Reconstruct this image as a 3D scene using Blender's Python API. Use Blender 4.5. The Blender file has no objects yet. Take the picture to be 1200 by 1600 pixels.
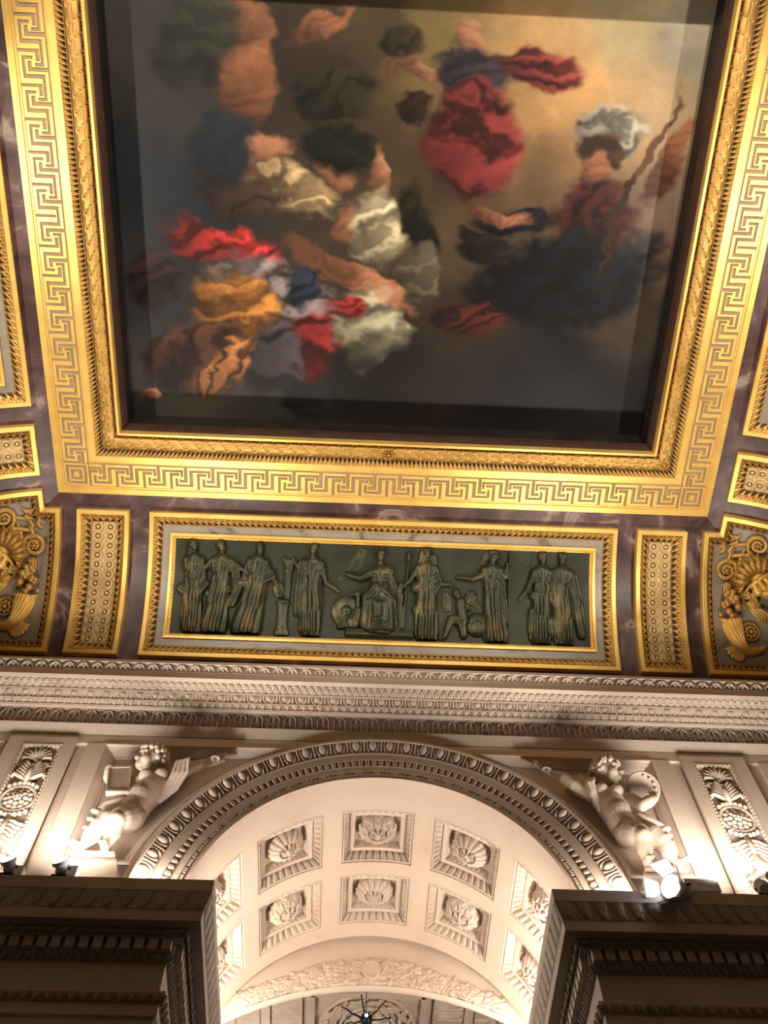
import bpy, math, random
import numpy as np

C = bpy.context.scene.collection
S = bpy.context.scene
PI = math.pi
rng = np.random.RandomState(7)
random.seed(7)

# ------------------------------------------------------------------ camera, world, lights, exposure
def make_camera():
    f, pitch, roll, yaw = 1464.2, 1.1186, -0.0195, 0.0633
    cp, sp, cy, sy = math.cos(pitch), math.sin(pitch), math.cos(yaw), math.sin(yaw)
    from mathutils import Vector, Matrix
    fwd = Vector((sy * cp, cy * cp, sp)); right = Vector((cy, -sy, 0)); up = right.cross(fwd)
    r2 = right * math.cos(roll) + up * math.sin(roll)
    u2 = -right * math.sin(roll) + up * math.cos(roll)
    cam = bpy.data.cameras.new('camera'); o = bpy.data.objects.new('camera', cam); C.objects.link(o)
    m = Matrix((r2, u2, -fwd)).transposed().to_4x4(); m.translation = Vector((-0.26, 0.0, 1.6))
    o.matrix_world = m
    cam.sensor_fit = 'VERTICAL'; cam.sensor_height = 36.0; cam.lens = f * 36.0 / 1600.0
    cam.clip_start = 0.05; cam.clip_end = 100
    S.camera = o
make_camera()
S.view_settings.view_transform = 'Standard'; S.view_settings.look = 'None'
S.view_settings.gamma = 1.0; S.view_settings.use_curve_mapping = False
S.view_settings.exposure = 0.0
W = bpy.data.worlds.new('world'); S.world = W; W.use_nodes = True
W.node_tree.nodes['Background'].inputs[0].default_value = (1.0, 0.86, 0.72, 1)
W.node_tree.nodes['Background'].inputs[1].default_value = 0.08
WARM = (1.0, 0.87, 0.74)
def spot(name, loc, target, watt, angle=100, blend=0.8, radius=0.06, col=WARM):
    from mathutils import Vector
    l = bpy.data.lights.new(name, 'SPOT'); l.energy = watt; l.color = col
    l.spot_size = math.radians(angle); l.spot_blend = blend; l.shadow_soft_size = radius
    o = bpy.data.objects.new(name, l); C.objects.link(o); o.location = loc
    o.rotation_euler = (Vector(target) - Vector(loc)).to_track_quat('-Z', 'Y').to_euler()
    return o
def bulb(name, loc, watt, radius=0.05, col=WARM):
    l = bpy.data.lights.new(name, 'POINT'); l.energy = watt; l.color = col; l.shadow_soft_size = radius
    o = bpy.data.objects.new(name, l); C.objects.link(o); o.location = loc
    return o
# lamps standing on the ledge of the wall in view (fixtures are built further down)
for x, w in ((-2.62, 84), (-2.12, 84), (2.62, 84), (2.28, 84)):
    spot('ledge_lamp_light', (x, 4.87, 6.16), (x * 0.99, 5.12, 8.2), w, 104, 0.6, 0.2)
for sx in (-1, 1):
    bulb('ledge_lamp_light', (sx * 1.60, 4.98, 6.13), 12, 0.08)
    for y in (5.75, 6.65):
        bulb('vault_lamp_light', (sx * 1.28, y, 6.14), 43)
    spot('ceiling_lamp_light', (sx * 2.0, 4.80, 6.2), (-sx * 0.5, 2.2, 9.6), 200, 100)
    spot('side_ledge_lamp_light', (sx * 4.0, 1.4, 6.2), (sx * 1.3, 2.0, 9.9), 450, 76, 0.25)
# lamps on the ledge of the opposite wall, behind the camera
for x in (-2.2, 2.2):
    spot('opposite_ledge_lamp_light', (x, -2.2, 6.2), (x * 0.5, 0.35, 9.9), 680, 82, 0.25)

# ------------------------------------------------------------------ materials
def srgb(r, g, b):
    f = lambda c: ((c / 255.0 + 0.055) / 1.055) ** 2.4 if c > 10 else c / 255.0 / 12.92
    return (f(r), f(g), f(b), 1.0)
def new_mat(name):
    m = bpy.data.materials.new(name); m.use_nodes = True
    return m, m.node_tree, m.node_tree.nodes['Principled BSDF']
def noise_ramp(nt, scale, detail, stops, distortion=0.0, rough=0.55):
    tc = nt.nodes.new('ShaderNodeTexCoord'); nz = nt.nodes.new('ShaderNodeTexNoise')
    nz.inputs['Scale'].default_value = scale; nz.inputs['Detail'].default_value = detail
    nz.inputs['Distortion'].default_value = distortion; nz.inputs['Roughness'].default_value = rough
    nt.links.new(tc.outputs['Object'], nz.inputs['Vector'])
    rp = nt.nodes.new('ShaderNodeValToRGB'); el = rp.color_ramp.elements
    while len(el) < len(stops): el.new(0.5)
    for e, (p, c) in zip(el, stops): e.position = p; e.color = c
    nt.links.new(nz.outputs['Fac'], rp.inputs['Fac'])
    return nz, rp
def bump(nt, b, src, strength, dist=0.01):
    bp = nt.nodes.new('ShaderNodeBump'); bp.inputs['Strength'].default_value = strength
    bp.inputs['Distance'].default_value = dist
    nt.links.new(src, bp.inputs['Height']); nt.links.new(bp.outputs['Normal'], b.inputs['Normal'])
M = {}
def mat_noise(key, stops, scale=3, detail=4, rough=0.7, metal=0.0, distortion=0.0, bmp=0.0, spec=0.4, bscale=None):
    m, nt, b = new_mat(key)
    nz, rp = noise_ramp(nt, scale, detail, stops, distortion)
    nt.links.new(rp.outputs['Color'], b.inputs['Base Color'])
    b.inputs['Roughness'].default_value = rough; b.inputs['Metallic'].default_value = metal
    b.inputs['Specular IOR Level'].default_value = spec
    if bmp:
        nz2 = nt.nodes.new('ShaderNodeTexNoise'); nz2.inputs['Scale'].default_value = bscale or scale * 6
        nz2.inputs['Detail'].default_value = 3
        tc = nt.nodes.new('ShaderNodeTexCoord'); nt.links.new(tc.outputs['Object'], nz2.inputs['Vector'])
        bump(nt, b, nz2.outputs['Fac'], bmp)
    M[key] = m
    return m
mat_noise('limestone', [(0.25, srgb(198, 180, 165)), (0.5, srgb(209, 193, 179)), (0.8, srgb(216, 202, 189))], 1.6, 5, 0.8, bmp=0.05)
mat_noise('shaded_limestone', [(0.25, srgb(158, 149, 141)), (0.55, srgb(174, 166, 157)), (0.8, srgb(184, 176, 168))], 2.2, 5, 0.85, bmp=0.05)  # same stone as limestone, darkened: the entablature's shade is put into the colour
mat_noise('carved_stone', [(0.3, srgb(197, 180, 165)), (0.7, srgb(213, 198, 185))], 5, 3, 0.8, spec=0.2)
mat_noise('purple_marble', [(0.34, srgb(48, 31, 29)), (0.48, srgb(72, 50, 47)), (0.58, srgb(90, 68, 64)), (0.66, srgb(142, 126, 118)), (0.70, srgb(82, 60, 56))], 2.6, 9, 0.38, distortion=0.9, spec=0.5)
mat_noise('grey_marble', [(0.30, srgb(84, 77, 66)), (0.42, srgb(134, 124, 108)), (0.60, srgb(146, 136, 120)), (0.78, srgb(122, 113, 99))], 3.5, 7, 0.35, distortion=1.2, spec=0.5)
mat_noise('gold_leaf', [(0.3, srgb(224, 180, 92)), (0.6, srgb(238, 198, 108)), (0.85, srgb(245, 210, 126))], 5, 4, 0.40, metal=0.45, bmp=0.03, spec=0.5)
mat_noise('aged_gold', [(0.3, srgb(168, 130, 62)), (0.6, srgb(194, 154, 82)), (0.85, srgb(208, 172, 102))], 6, 4, 0.46, metal=0.5, spec=0.5)
mat_noise('dull_gold', [(0.3, srgb(186, 160, 112)), (0.7, srgb(206, 180, 130))], 6, 4, 0.45, metal=0.35, spec=0.5)
mat_noise('key_ground', [(0.3, srgb(150, 126, 92)), (0.7, srgb(168, 142, 104))], 6, 3, 0.6)
mat_noise('dark_umber', [(0.3, srgb(46, 26, 16)), (0.7, srgb(62, 38, 22))], 6, 3, 0.7)  # plain dark brown; on the gilt mouldings it is set by relief height
mat_noise('bronze', [(0.30, srgb(38, 44, 29)), (0.52, srgb(56, 57, 37)), (0.74, srgb(98, 84, 52))], 5, 4, 0.40, metal=0.45, spec=0.5)
mat_noise('bronze_ground', [(0.3, srgb(33, 38, 26)), (0.7, srgb(52, 55, 36))], 3, 4, 0.5, metal=0.3)
mat_noise('dark_wood', [(0.3, srgb(26, 20, 16)), (0.7, srgb(40, 32, 24))], 4, 3, 0.6)
mat_noise('black_metal', [(0.3, srgb(18, 18, 20)), (0.7, srgb(30, 30, 32))], 4, 2, 0.45, metal=0.6)
mat_noise('grey_paint', [(0.3, srgb(206, 212, 224)), (0.7, srgb(216, 222, 234))], 4, 2, 0.4)
mat_noise('white_paint', [(0.3, srgb(226, 228, 232)), (0.7, srgb(236, 238, 242))], 4, 2, 0.4)
mat_noise('floor_stone', [(0.3, srgb(92, 89, 86)), (0.7, srgb(108, 105, 100))], 1.5, 4, 0.4)
def emission(key, col, strength):
    m, nt, b = new_mat(key)
    b.inputs['Base Color'].default_value = (0.9, 0.9, 0.9, 1)
    b.inputs['Emission Color'].default_value = (*col, 1); b.inputs['Emission Strength'].default_value = strength
    M[key] = m
emission('lens_and_glint', (0.92, 0.95, 1.0), 22.0)

# ------------------------------------------------------------------ mesh helpers
ORG = {}
def link_mesh(name, V, F, mat, parent=None, smooth=True, fm=None):
    V = np.asarray(V, dtype=np.float64).reshape(-1, 3)
    if parent is not None and parent.name in ORG: V = V - np.array(ORG[parent.name])
    me = bpy.data.meshes.new(name)
    if isinstance(F, np.ndarray):
        n = len(F); k = F.shape[1]
        me.vertices.add(len(V)); me.vertices.foreach_set('co', V.ravel())
        me.loops.add(n * k); me.loops.foreach_set('vertex_index', F.astype(np.int32).ravel())
        me.polygons.add(n); me.polygons.foreach_set('loop_start', np.arange(0, n * k, k, dtype=np.int32))
        me.polygons.foreach_set('loop_total', np.full(n, k, dtype=np.int32))
        me.update(calc_edges=True)
    else:
        me.from_pydata(V.tolist(), [], [list(f) for f in F])
    for m in (mat if isinstance(mat, (list, tuple)) else [mat]): me.materials.append(M[m])
    if fm is not None: me.polygons.foreach_set('material_index', np.asarray(fm, dtype=np.int32))
    me.polygons.foreach_set('use_smooth', np.full(len(me.polygons), bool(smooth)))
    me.validate(); me.update()
    o = bpy.data.objects.new(name, me); C.objects.link(o)
    if parent is not None:
        o.parent = parent
        if parent.name in ORG: ORG[o.name] = ORG[parent.name]
    return o
def empty(name, loc=(0, 0, 0)):
    o = bpy.data.objects.new(name, None); C.objects.link(o); o.location = loc
    ORG[o.name] = tuple(loc)
    return o
def tag(o, label, cat, group=None, kind=None):
    if label: o['label'] = label
    if cat: o['category'] = cat
    if group: o['group'] = group
    if kind: o['kind'] = kind
    return o
def struct(o, label=None):
    o['kind'] = 'structure'
    if label: o['label'] = label
    return o
class MB:
    """collects pieces into one mesh"""
    def __init__(s): s.V = []; s.F = []; s.n = 0; s.fm = []
    def add(s, V, F, m=0):
        V = np.asarray(V, float).reshape(-1, 3); s.V.append(V)
        for f in F: s.F.append([int(i) + s.n for i in f]); s.fm.append(m)
        s.n += len(V); return s
    def grid(s, P, keep=None, m=0):
        P = np.asarray(P, float); a, b = P.shape[:2]
        i = np.arange(a * b).reshape(a, b)
        q = np.stack([i[:-1, :-1], i[1:, :-1], i[1:, 1:], i[:-1, 1:]], -1).reshape(-1, 4)
        mm = np.broadcast_to(np.asarray(m), (len(q),)) if np.ndim(m) < 1 else np.asarray(m).ravel()
        if keep is not None:
            k = np.asarray(keep).ravel(); q = q[k]; mm = mm[k]
        s.V.append(P.reshape(-1, 3)); s.F.append(q + s.n); s.fm.append(mm); s.n += a * b; return s
    def box(s, x0, x1, y0, y1, z0, z1, m=0):
        V = [(x, y, z) for x in (x0, x1) for y in (y0, y1) for z in (z0, z1)]
        return s.add(V, [(0, 1, 3, 2), (4, 6, 7, 5), (0, 4, 5, 1), (2, 3, 7, 6), (0, 2, 6, 4), (1, 5, 7, 3)], m)
    def tube(s, pts, rad, n=10, m=0, cap=True):
        pts = np.asarray(pts, float); k = len(pts); rad = np.broadcast_to(np.asarray(rad, float), (k,))
        T = np.gradient(pts, axis=0); T /= np.linalg.norm(T, axis=1)[:, None] + 1e-12
        ref = np.array([0, 0, 1.0]) if abs(T[0][2]) < 0.9 else np.array([1.0, 0, 0])
        R = []
        u = np.cross(T[0], ref); u /= np.linalg.norm(u)
        for t in T:
            u = u - t * (u @ t); u /= np.linalg.norm(u) + 1e-12; R.append((u, np.cross(t, u)))
        a = np.arange(n) * 2 * PI / n
        V = np.concatenate([p + r * (np.cos(a)[:, None] * u + np.sin(a)[:, None] * w) for p, r, (u, w) in zip(pts, rad, R)])
        F = []
        for i in range(k - 1):
            for j in range(n): F.append((i * n + j, i * n + (j + 1) % n, (i + 1) * n + (j + 1) % n, (i + 1) * n + j))
        if cap: F.append(tuple(range(n - 1, -1, -1))); F.append(tuple((k - 1) * n + j for j in range(n)))
        return s.add(V, F, m)
    def ball(s, c, r, n=12, m=0, rot=None):
        r = np.broadcast_to(np.asarray(r, float), (3,))
        th = np.linspace(0, PI, n // 2 + 1)[1:-1]; ph = np.arange(n) * 2 * PI / n
        V = [(0, 0, 1)] + [(math.sin(t) * math.cos(p), math.sin(t) * math.sin(p), math.cos(t)) for t in th for p in ph] + [(0, 0, -1)]
        V = np.array(V) * r
        if rot is not None: V = V @ np.asarray(rot).T
        k = len(th); F = [(0, 1 + j, 1 + (j + 1) % n) for j in range(n)]
        for i in range(k - 1):
            for j in range(n): F.append((1 + i * n + j, 1 + (i + 1) * n + j, 1 + (i + 1) * n + (j + 1) % n, 1 + i * n + (j + 1) % n))
        F += [(len(V) - 1, 1 + (k - 1) * n + (j + 1) % n, 1 + (k - 1) * n + j) for j in range(n)]
        return s.add(V + np.asarray(c, float), F, m)
    def cap(s, a, b, ra, rb, n=12, m=0):
        """tapered capsule (closed)"""
        a = np.asarray(a, float); b = np.asarray(b, float); d = b - a; L = np.linalg.norm(d) + 1e-9; d = d / L
        ts = []
        for k in range(5):
            w = PI / 2 * k / 5; ts.append((-ra * math.cos(w), ra * math.sin(w)))
        for k in range(1, 4): ts.append((L * k / 4, ra + (rb - ra) * k / 4))
        for k in range(5, -1, -1):
            w = PI / 2 * k / 5; ts.append((L + rb * math.cos(w), rb * math.sin(w)))
        ts[0] = (ts[0][0], 1e-4); ts[-1] = (ts[-1][0], 1e-4)
        return s.tube([a + d * t for t, r in ts], [max(r, 1e-4) for t, r in ts], n, m)
    def build(s, name, mat, parent=None, smooth=True):
        V = np.concatenate(s.V)
        fl = []; fm = []
        for f, m in zip(s.F, s.fm):
            if isinstance(f, np.ndarray): fl.append(f); fm.append(np.asarray(m))
        rest = [(f, m) for f, m in zip(s.F, s.fm) if not isinstance(f, np.ndarray)]
        multi = isinstance(mat, (list, tuple))
        if not rest:
            return link_mesh(name, V, np.concatenate(fl), mat, parent, smooth, np.concatenate(fm) if multi else None)
        F = [list(f) for f, _ in rest]; mm = [m for _, m in rest]
        for q, m in zip(fl, fm): F += q.tolist(); mm += list(m)
        return link_mesh(name, V, F, mat, parent, smooth, mm if multi else None)
def auto_smooth(o, deg=40):
    """flat where the angle is sharp"""
    me = o.data
    me.set_sharp_from_angle(angle=math.radians(deg))
    return o
def organic(o, voxel, it=4, fac=0.6):
    r = o.modifiers.new('fuse', 'REMESH'); r.mode = 'VOXEL'; r.voxel_size = voxel; r.use_smooth_shade = True
    s = o.modifiers.new('soften', 'SMOOTH'); s.iterations = it; s.factor = fac
    return o
def sstep(a, b, x):
    t = np.clip((x - a) / (b - a + 1e-12), 0, 1); return t * t * (3 - 2 * t)

# ---------------- ornament tiles: u runs once 0..1 along the moulding, v runs 0..1 across it, height 0..1
def dome(q): return np.sqrt(np.clip(1 - q, 0, 1))
def t_egg(u, v):
    ex = (u - 0.5) / 0.23; ey = (v - 0.34) / 0.46
    r = np.sqrt(ex ** 2 + ey ** 2)
    h = dome(r ** 2)
    ring = np.clip(1 - np.abs(r - 1.42) / 0.26, 0, 1) ** 0.5 * 0.72
    d = np.minimum(u, 1 - u)
    dart = np.clip(1 - d / (0.075 * np.clip(1.25 - v, 0, 1) + 0.012), 0, 1) ** 0.5 * 0.7
    head = np.clip(1 - np.abs(d / 0.10 + np.abs(v - 0.78) / 0.16), 0, 1) * 0.8
    h = np.maximum.reduce([h, ring * (v < 0.93), dart, head])
    return np.maximum(h, 0.8 * sstep(0.94, 0.97, v))
def t_tongue(u, v):
    w = 0.40 * np.sqrt(np.clip(1 - (v / 0.96) ** 3, 0, 1))
    d = np.abs(u - 0.5)
    h = dome((d / (w + 1e-3)) ** 2) * (d < w)
    h = h - 0.35 * np.clip(1 - d / 0.06, 0, 1) * (d < w)
    s = np.clip(1 - np.minimum(u, 1 - u) / 0.07, 0, 1) * 0.6
    return np.maximum(h, s * (v > 0.25))
def t_scale(u, v):
    """two overlapping rows of pointed leaves"""
    out = np.zeros_like(u)
    for k, (v0, v1, off) in enumerate(((0.0, 0.62, 0.5), (0.38, 1.0, 0.0))):
        uu = (u + off) % 1.0; vv = (v - v0) / (v1 - v0); d = np.abs(uu - 0.5)
        w = 0.46 * np.sqrt(np.clip(1 - np.clip(vv, 0, 1) ** 2.2, 0, 1))
        leaf = (0.45 + 0.55 * np.clip(vv, 0, 1)) * dome((d / (w + 1e-3)) ** 2)
        leaf = leaf + 0.22 * np.clip(1 - d / 0.07, 0, 1) - 0.2 * np.clip(1 - np.abs(d - 0.2) / 0.05, 0, 1)
        ok = (d < w) & (vv >= 0) & (vv <= 1)
        out = np.where(ok, np.maximum(leaf * 0.95, 0.15), out)
    return np.clip(out, 0, 1.2)
def t_arcade(u, v):
    """little arches filled with palmettes; v 0 = top"""
    d = np.abs(u - 0.5)
    r = np.where(v < 0.40, np.sqrt((d / 0.40) ** 2 + ((0.40 - v) / 0.36) ** 2), d / 0.40)
    arch = np.clip(1 - np.abs(r - 0.86) / 0.20, 0, 1) ** 0.4 * 0.8
    post = np.clip(1 - np.minimum(u, 1 - u) / 0.045, 0, 1) ** 0.4 * 0.75
    a = np.arctan2(d, 0.86 - v); q = np.hypot(d / 0.26, (v - 0.55) / 0.40)
    pal = (np.cos(a * 9) * 0.5 + 0.5) * (q < 0.95) * 0.75
    curl = np.clip(1 - np.abs(np.hypot(d - 0.11, (v - 0.80) * 0.8) - 0.07) / 0.035, 0, 1) * 0.7
    return np.maximum.reduce([arch, post, pal, curl, 0.8 * sstep(0.10, 0.03, v)])
def t_waterleaf(u, v):
    d = np.abs(u - 0.5)
    r = np.hypot(d / 0.46, (1.02 - v) / 0.95)
    ring = np.clip(1 - np.abs(r - 0.82) / 0.19, 0, 1) ** 0.5
    bud = dome((d / 0.10) ** 2 + ((v - 0.55) / 0.40) ** 2) * 0.9
    dd = np.minimum(u, 1 - u)
    fan = np.clip(1 - np.abs(dd - 0.16 * (0.75 - v)) / 0.05, 0, 1) * (v < 0.75) * 0.8
    return np.maximum.reduce([ring, bud, fan, 0.9 * sstep(0.12, 0.04, v)])
def t_frame_leaf(u, v):
    """gilt leaf border: v 0 = outer edge, v 1 = inner; pointed leaves with holes between their tips"""
    d = np.abs(u - 0.5)
    w = np.where(v < 0.40, 0.5, 0.46 * np.clip(1 - (v - 0.40) / 0.56, 0.02, 1) ** 1.2)
    h = np.where(d < w, 0.55 + 0.45 * dome((d / (w + 1e-3)) ** 2) - 0.3 * np.clip(1 - d / 0.07, 0, 1), 0.0)
    pit = np.hypot(d / 0.14, (v - 0.26) / 0.12) < 1
    slit = (np.minimum(u, 1 - u) < 0.055) & (v > 0.12) & (v < 0.5)
    h = np.where(pit | slit, 0.05, h)
    return np.where(v > 0.95, 0.55, h)
def t_bead(u, v):
    return dome(((u - 0.5) / 0.42) ** 2 + ((v - 0.5) / 0.46) ** 2)
def t_beadreel(u, v):
    b = dome(((u - 0.36) / 0.34) ** 2 + ((v - 0.5) / 0.5) ** 2)
    r1 = dome(((u - 0.80) / 0.05) ** 2 + ((v - 0.5) / 0.5) ** 2); r2 = dome(((u - 0.93) / 0.05) ** 2 + ((v - 0.5) / 0.5) ** 2)
    return np.maximum.reduce([b, r1, r2])
def t_laurel(u, v):
    base = 0.55 * dome((2 * v - 1) ** 2)
    out = np.maximum(base - 0.30, 0)
    for off, c in ((0.0, 0.17), (0.5, 0.50), (0.0, 0.83), (0.25, 0.33), (0.75, 0.67)):
        uu = (u + off) % 1.0; w = 0.135 * np.sqrt(np.clip(1 - (2 * uu - 0.8) ** 2 / 1.5, 0.0, 1)) * (uu < 0.97)
        q = ((v - c) / (w + 1e-3)) ** 2
        leaf = base + 0.10 + 0.26 * dome(q) * (0.45 + 0.55 * uu) - 0.10 * np.clip(1 - np.abs(v - c) / 0.02, 0, 1)
        out = np.where(q < 1, np.maximum(out, leaf), out)
    return out
def t_acanthus(u, v):
    d = np.abs(u - 0.5)
    w = 0.46 * np.sqrt(np.clip(1 - v ** 2.5, 0, 1)) * (0.85 + 0.15 * np.cos(v * 25))
    h = dome((d / (w + 1e-3)) ** 2) * 0.7 + 0.2 * np.cos(d * 40 + v * 8) * (d < w)
    return np.clip(np.where(d < w, h + 0.15, 0.2 * np.clip(1 - np.minimum(u, 1 - u) / 0.05, 0, 1)), 0, 1)

def run(mb, fn, amp, length, pitch, nu, nv, mapf, s0=0.0, lowmat=None, thr=0.2, step=None):
    """lay a tile along a run; mapf(s, v, h) -> xyz"""
    k = max(1, int(round(length / pitch)))
    u = np.linspace(0, k, k * nu + 1); v = np.linspace(0, 1, nv + 1)
    U, Vv = np.meshgrid(u, v, indexing='ij')
    h = fn(U % 1.0, Vv)
    P = mapf(s0 + U / k * length, Vv, h * amp)
    m = 0
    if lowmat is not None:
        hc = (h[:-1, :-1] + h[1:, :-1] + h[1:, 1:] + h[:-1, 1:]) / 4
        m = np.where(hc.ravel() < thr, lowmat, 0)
    mb.grid(P, m=m); return mb
def band(mb, Mp, rect, o0, o1, fn, amp, pitch, nu, nv, h0=0.0, h1=None, lowmat=None, thr=0.2, sides='lbrt'):
    """ornament on the four mitred sides of a rectangle (a0, a1, b0, b1); Mp(a, b, h)"""
    a0, a1, b0, b1 = rect; h1 = h0 if h1 is None else h1
    for sd in sides:
        L = (b1 - b0 if sd in 'lr' else a1 - a0) - o0 - o1
        def mapf(s, v, h, sd=sd, L=L):
            t = s / L; o = o0 + (o1 - o0) * v; hh = h0 + (h1 - h0) * v + h
            if sd in 'lr':
                b = (b0 + o) + t * (b1 - b0 - 2 * o); a = a0 + o if sd == 'l' else a1 - o
            else:
                a = (a0 + o) + t * (a1 - a0 - 2 * o); b = b0 + o if sd == 't' else b1 - o
            return Mp(a, b, hh)
        run(mb, fn, amp, L, pitch, nu, nv, mapf, 0.0, lowmat, thr)
    return mb
def poly_band(mb, Mp, rect, poly, n=24, sides='lbrt', m=0):
    """plain mitred frame with the section poly [(offset, height)...]"""
    a0, a1, b0, b1 = rect; t = np.linspace(0, 1, n + 1)
    for sd in sides:
        for (oa, ha), (ob, hb) in zip(poly[:-1], poly[1:]):
            v = np.array([0.0, 1.0]); T, Vv = np.meshgrid(t, v, indexing='ij')
            o = oa + (ob - oa) * Vv; h = ha + (hb - ha) * Vv
            if sd in 'lr':
                b = (b0 + o) + T * (b1 - b0 - 2 * o); a = a0 + o if sd == 'l' else a1 - o
            else:
                a = (a0 + o) + T * (a1 - a0 - 2 * o); b = b0 + o if sd == 't' else b1 - o
            mb.grid(Mp(a, b, h), m=m)
    return mb
def plate(mb, Mp, rect, h, na=24, nb=24, m=0, fn=None):
    a0, a1, b0, b1 = rect
    A, B = np.meshgrid(np.linspace(a0, a1, na + 1), np.linspace(b0, b1, nb + 1), indexing='ij')
    mb.grid(Mp(A, B, h + (fn(A, B) if fn else 0 * A)), m=m); return mb
def carve(profile, segs, d):
    """sink the segments that start at the given points by d, so that carved rows stand in a trough"""
    pr = [np.array(q, float) for q in profile]; out = []
    for i, q in enumerate(pr):
        out.append(tuple(q))
        for p0 in segs:
            if np.allclose(q, p0, atol=1e-6):
                t = pr[i + 1] - q; t /= np.linalg.norm(t); n = np.array([t[1], -t[0]])
                out += [tuple(q - n * d + t * 1e-4), tuple(pr[i + 1] - n * d - t * 1e-4)]
    return out
def sweep(profile, path, closed=False):
    """profile [(e, z)] swept along a plan path [(x, y)] with mitres; e is measured to the left-hand normal of the path"""
    path = np.asarray(path, float); n = len(path); pr = np.asarray(profile, float)
    d = np.diff(path, axis=0); d /= np.linalg.norm(d, axis=1)[:, None]
    nm = np.stack([-d[:, 1], d[:, 0]], 1); P = np.zeros((n, len(pr), 3))
    for i in range(n):
        if i == 0: m = nm[0]
        elif i == n - 1: m = nm[-1]
        else:
            m = nm[i - 1] + nm[i]; m = m / (m @ nm[i])
        P[i, :, 0] = path[i, 0] + pr[:, 0] * m[0]; P[i, :, 1] = path[i, 1] + pr[:, 0] * m[1]; P[i, :, 2] = pr[:, 1]
    return P

# ================================================================== SETTING
K = 8.0
def ZH(h): return 1.6 + K * h
YF, XS, YB, ZA = 3.448, 2.712, -0.868, 7.808      # centres of the cove arcs
RM, RF = 1.804, 1.736                             # radius of the marble, and of the gilt frames' faces
YW, XW = 5.118, 4.382                             # wall faces
ZFL = ZA + RM
YC = 1.29
def cove_front(a, b, h):
    r = RM - h; ph = b / RF
    return np.stack([a + 0 * ph, YF + r * np.sin(ph), ZA + r * np.cos(ph)], -1)
def cove_side(sx):
    def f(a, b, h):
        r = RM - h; ph = b / RF
        return np.stack([sx * (XS + r * np.sin(ph)), a + 0 * ph, ZA + r * np.cos(ph)], -1)
    return f
# ---- floor and plain walls out of view
struct(MB().box(-XW - 0.5, XW + 0.5, -3.4, 10.2, -0.2, 0.0).build('floor', 'floor_stone', smooth=False))
struct(MB().box(-XW - 0.3, -XW, -2.8, 5.6, 0.0, 8.5).build('wall_left', 'shaded_limestone', smooth=False))
struct(MB().box(XW, XW + 0.3, -2.8, 5.6, 0.0, 8.5).build('wall_right', 'shaded_limestone', smooth=False))
struct(MB().box(-XW, XW, -2.86, -2.56, 0.0, 8.5).build('wall_back', 'shaded_limestone', smooth=False))

# ---- ceiling: flat ring round the painting and four coves of purple marble
mb = MB()
lx, y0, y1 = 2.452, -0.587, 3.168
for x0, x1, ya, yb in ((-XS, -lx, YB, YF), (lx, XS, YB, YF), (-lx, lx, YB, y0), (-lx, lx, y1, YF)):
    mb.box(x0, x1, ya, yb, ZFL, ZFL + 0.05)
ph = np.linspace(0, 1.30, 41); t = np.linspace(-1, 1, 61)
T, PH = np.meshgrid(t, ph, indexing='ij')
for sy, yy in ((1, YF), (-1, YB)):
    mb.grid(np.stack([T * (XS + RM * np.sin(PH)), yy + sy * RM * np.sin(PH), ZA + RM * np.cos(PH)], -1))
for sx in (-1, 1):
    yy = YC + T * (YF - YC + RM * np.sin(PH))
    mb.grid(np.stack([sx * (XS + RM * np.sin(PH)), yy, ZA + RM * np.cos(PH)], -1))
struct(auto_smooth(mb.build('ceiling', 'purple_marble')))

# ---- front wall with the arch, rails, stiles and spandrel frames
ZC, RA, RO = ZH(0.548), 1.36, 1.708
YR = 5.20                                         # sunk face of the wall
mb = MB()
xs = np.unique(np.concatenate([np.linspace(-1.42, 1.42, 81), [-XW, XW]]))
zl = lambda x: ZC + math.sqrt(max(1.42 ** 2 - x * x, 0)) if abs(x) < 1.42 else ZH(0.54)
mb.grid(np.array([[(x, YR, zl(x) + (7.90 - zl(x)) * k) for k in (0, 1)] for x in xs]))
mb.box(-XW, XW, YR, YR + 0.02, 7.9, 8.4)
mb.box(-XW, XW, 5.124, YR, 7.655, 7.86)            # rail under the cornice
for sx in (-1, 1):
    for xa, xb, yf, zt in ((2.250, 2.385, 5.118, 7.655), (2.385, 2.47, 5.150, 7.655),
                           (3.01, 3.13, 5.150, 7.655), (3.13, 3.24, 5.118, 7.655), (3.24, 3.55, 5.100, 7.60), (3.55, XW, 5.15, 7.655)):
        mb.box(*sorted((sx * xa, sx * xb)), yf, YR, ZH(0.54), zt)
    mb.box(*sorted((sx * 1.40, sx * XW)), 5.30, 5.6, 0.0, ZH(0.552))          # pier under the entablature
    mb.box(*sorted((sx * 1.40, sx * 1.7)), 5.30, 7.5, 0.0, ZH(0.552))
struct(mb.build('wall_front', 'limestone', smooth=False))

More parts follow.
